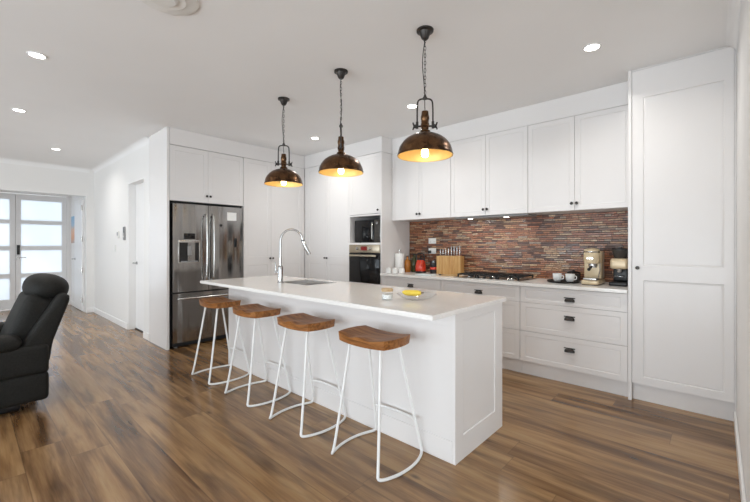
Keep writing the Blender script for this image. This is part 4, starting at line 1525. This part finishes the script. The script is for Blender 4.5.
# tray with two white cups
tx, ty = -1.125, 3.985
r = thing('serving_tray', 'dark round tray under two white cups', 'tray', (tx, ty, BT))
part('plate', MB().lathe((tx, ty, BT), [(0.125, 0), (0.138, 0.003), (0.148, 0.016), (0.145, 0.018), (0.134, 0.006), (0, 0.005)], 40), 'cast_iron', r)
for (cx_, cy_, lab) in ((-1.172, 3.965, 'white cup on the dark tray, the one nearer the cooktop'), (-1.062, 3.985, 'white cup on the dark tray, the one nearer the coffee machine')):
    z0 = BT + 0.0068
    r = thing('coffee_cup', lab, 'cup', (cx_, cy_, z0), 'white cups on the tray')
    part('bowl', MB().lathe((cx_, cy_, z0), [(0.024, 0), (0.030, 0.004), (0.038, 0.025), (0.042, 0.055), (0.043, 0.078), (0.0405, 0.078), (0.039, 0.055), (0.034, 0.022), (0.0, 0.008)], 28), 'ceramic', r)
    part('handle', MB().tube(smooth_path([(cx_ + 0.039, cy_ - 0.012, z0 + 0.062), (cx_ + 0.064, cy_ - 0.02, z0 + 0.060), (cx_ + 0.062, cy_ - 0.02, z0 + 0.03), (cx_ + 0.037, cy_ - 0.011, z0 + 0.024)], 2), 0.0045, 8), 'ceramic', r)
r = thing('sugar_bowl', 'low dark lidded bowl on the bench behind the two white cups', 'bowl', (-1.09, 4.215, BT))
part('body', MB().lathe((-1.09, 4.215, BT), [(0.035, 0), (0.055, 0.01), (0.065, 0.04), (0.065, 0.075)], 28), 'smoke', r)
part('lid', MB().lathe((-1.09, 4.215, BT + 0.0805), [(0.066, 0), (0.05, 0.014), (0.01, 0.020), (0.012, 0.028), (0, 0.03)], 28), 'cast_iron', r)

# espresso machine
ex, ey = -0.862, 3.985
r = thing('coffee_machine', 'champagne espresso machine with a rounded head on the bench', 'coffee machine', (ex, ey, BT))
part('base', MB().box(ex - 0.070, ex + 0.070, ey - 0.14, ey + 0.15, BT + 0.004, BT + 0.045, 0.012, 3), 'cream', r)
part('foot_ring', MB().box(ex - 0.064, ex + 0.064, ey - 0.13, ey + 0.14, BT, BT + 0.004), 'black', r, smooth=False)
part('drip_tray', MB().box(ex - 0.054, ex + 0.054, ey - 0.132, ey - 0.0, BT + 0.0455, BT + 0.066, 0.005), 'steel_plain', r)
part('column', MB().box(ex - 0.080, ex + 0.066, ey - 0.0, ey + 0.145, BT + 0.0455, BT + 0.31, 0.02, 3), 'cream', r)
m = MB()
m.lathe((ex, ey - 0.055, BT + 0.195), [(0.045, 0.0), (0.062, 0.004), (0.067, 0.03), (0.067, 0.095), (0.064, 0.102)], 36)
hd = part('head', m, 'cream', r)
part('head_band', MB().lathe((ex, ey - 0.055, BT + 0.297), [(0.064, 0), (0.066, 0.003), (0.066, 0.010), (0.064, 0.012)], 36), 'chrome', r)
part('top_cap', MB().lathe((ex, ey - 0.055, BT + 0.3095), [(0.064, 0), (0.061, 0.016), (0.042, 0.024), (0, 0.03)], 36), 'cream', r)
for k in (-1, 0, 1):
    part('button', MB().cyl((ex + k * 0.019, ey - 0.1195, BT + 0.245), 0.008, -0.006, 14, 'y'), 'chrome', r)
part('group_head', MB().lathe((ex + 0.01, ey - 0.062, BT + 0.160), [(0.034, 0), (0.036, 0.02), (0.034, 0.034)], 24), 'chrome', r)
part('portafilter', MB().tube([(ex + 0.01, ey - 0.095, BT + 0.172), (ex + 0.01, ey - 0.14, BT + 0.165), (ex + 0.012, ey - 0.215, BT + 0.148)], 0.011, 12, radii=[0.009, 0.012, 0.014]), 'black', r)
part('steam_wand', MB().tube([(ex + 0.070, ey - 0.070, BT + 0.20), (ex + 0.076, ey - 0.10, BT + 0.14), (ex + 0.066, ey - 0.115, BT + 0.075)], 0.004, 8), 'chrome', r)

# coffee grinder
gx, gy = -0.655, 4.045
r = thing('coffee_grinder', 'coffee grinder with champagne head, dark hopper and black body', 'coffee grinder', (gx, gy, BT))
part('base', MB().box(gx - 0.07, gx + 0.07, gy - 0.12, gy + 0.11, BT, BT + 0.035, 0.010, 3), 'black', r)
part('body', MB().box(gx - 0.058, gx + 0.058, gy - 0.0, gy + 0.10, BT + 0.0355, BT + 0.15, 0.012, 3), 'black', r)
part('head', MB().box(gx - 0.068, gx + 0.068, gy - 0.095, gy + 0.10, BT + 0.1505, BT + 0.245, 0.022, 4), 'cream', r)
part('chute', MB().lathe((gx, gy - 0.05, BT + 0.118), [(0.014, 0), (0.02, 0.012), (0.022, 0.032)], 20), 'chrome', r)
part('dial', MB().cyl((gx + 0.0685, gy - 0.01, BT + 0.20), 0.018, 0.008, 18, 'x'), 'tan', r)
part('filter_cradle', MB().tube([(gx - 0.03, gy - 0.004, BT + 0.085), (gx - 0.03, gy - 0.075, BT + 0.085), (gx + 0.03, gy - 0.075, BT + 0.085), (gx + 0.03, gy - 0.004, BT + 0.085)], 0.005, 8), 'chrome', r)
hp = part('hopper', MB().lathe((gx, gy + 0.0, BT + 0.2455), [(0.045, 0), (0.052, 0.01), (0.064, 0.06), (0.066, 0.075)], 28), 'smoke', r)
part('hopper_lid', MB().lathe((gx, gy + 0.0, BT + 0.321), [(0.067, 0), (0.066, 0.012), (0.014, 0.016), (0.014, 0.026), (0, 0.027)], 28), 'black', r)

# =================================================================== ISLAND THINGS
CT = 0.9005
jx, jy = -1.655, 1.935
r = thing('candle_jar', 'glass jar with a tan lid on the island top', 'jar', (jx, jy, CT))
part('body', MB().lathe((jx, jy, CT), [(0.034, 0), (0.038, 0.004), (0.038, 0.052), (0.035, 0.056)], 28), 'glass', r)
part('filling', MB().lathe((jx, jy, CT + 0.004), [(0.034, 0), (0.034, 0.032)], 24), 'paper', r)
part('lid', MB().lathe((jx, jy, CT + 0.0565), [(0.039, 0), (0.040, 0.003), (0.040, 0.017), (0.037, 0.020), (0, 0.020)], 28), 'tan', r)
gx, gy = -1.50, 2.06
r = thing('glass_bowl', 'shallow clear glass bowl holding a banana on the island', 'bowl', (gx, gy, CT))
part('bowl', MB().lathe((gx, gy, CT), [(0.05, 0.0), (0.06, 0.002), (0.10, 0.014), (0.135, 0.038), (0.137, 0.040), (0.132, 0.040), (0.098, 0.018), (0.058, 0.006), (0.0, 0.005)], 44), 'glass', r)


def banana(cx, cy, ang, zb, lab):
    ca, sa = cos(ang), sin(ang)
    pts, rad = [], []
    n = 14
    for i in range(n + 1):
        t = -1 + 2 * i / n
        u, v = 0.066 * t, 0.024 * (1 - t * t)
        pts.append((cx + u * ca - v * sa, cy + u * sa + v * ca, zb + 0.006 * t * t))
        rad.append(0.0165 * (1 - abs(t) ** 3.2) ** 0.6 + 0.004)
    r = thing('banana', lab, 'banana', pts[7])
    part('skin', MB().tube(pts, 0.015, 12, radii=rad), 'yellow', r)
    e = Vector(pts[-1])
    d = (Vector(pts[-1]) - Vector(pts[-2])).normalized()
    part('stem', MB().tube([e + d * 0.0005, e + d * 0.012, e + d * 0.02], 0.004, 8, radii=[0.0045, 0.0035, 0.004]), 'brown_tip', r)


banana(gx - 0.028, gy - 0.018, radians(24), CT + 0.042, 'ripe yellow banana lying in the shallow glass bowl')
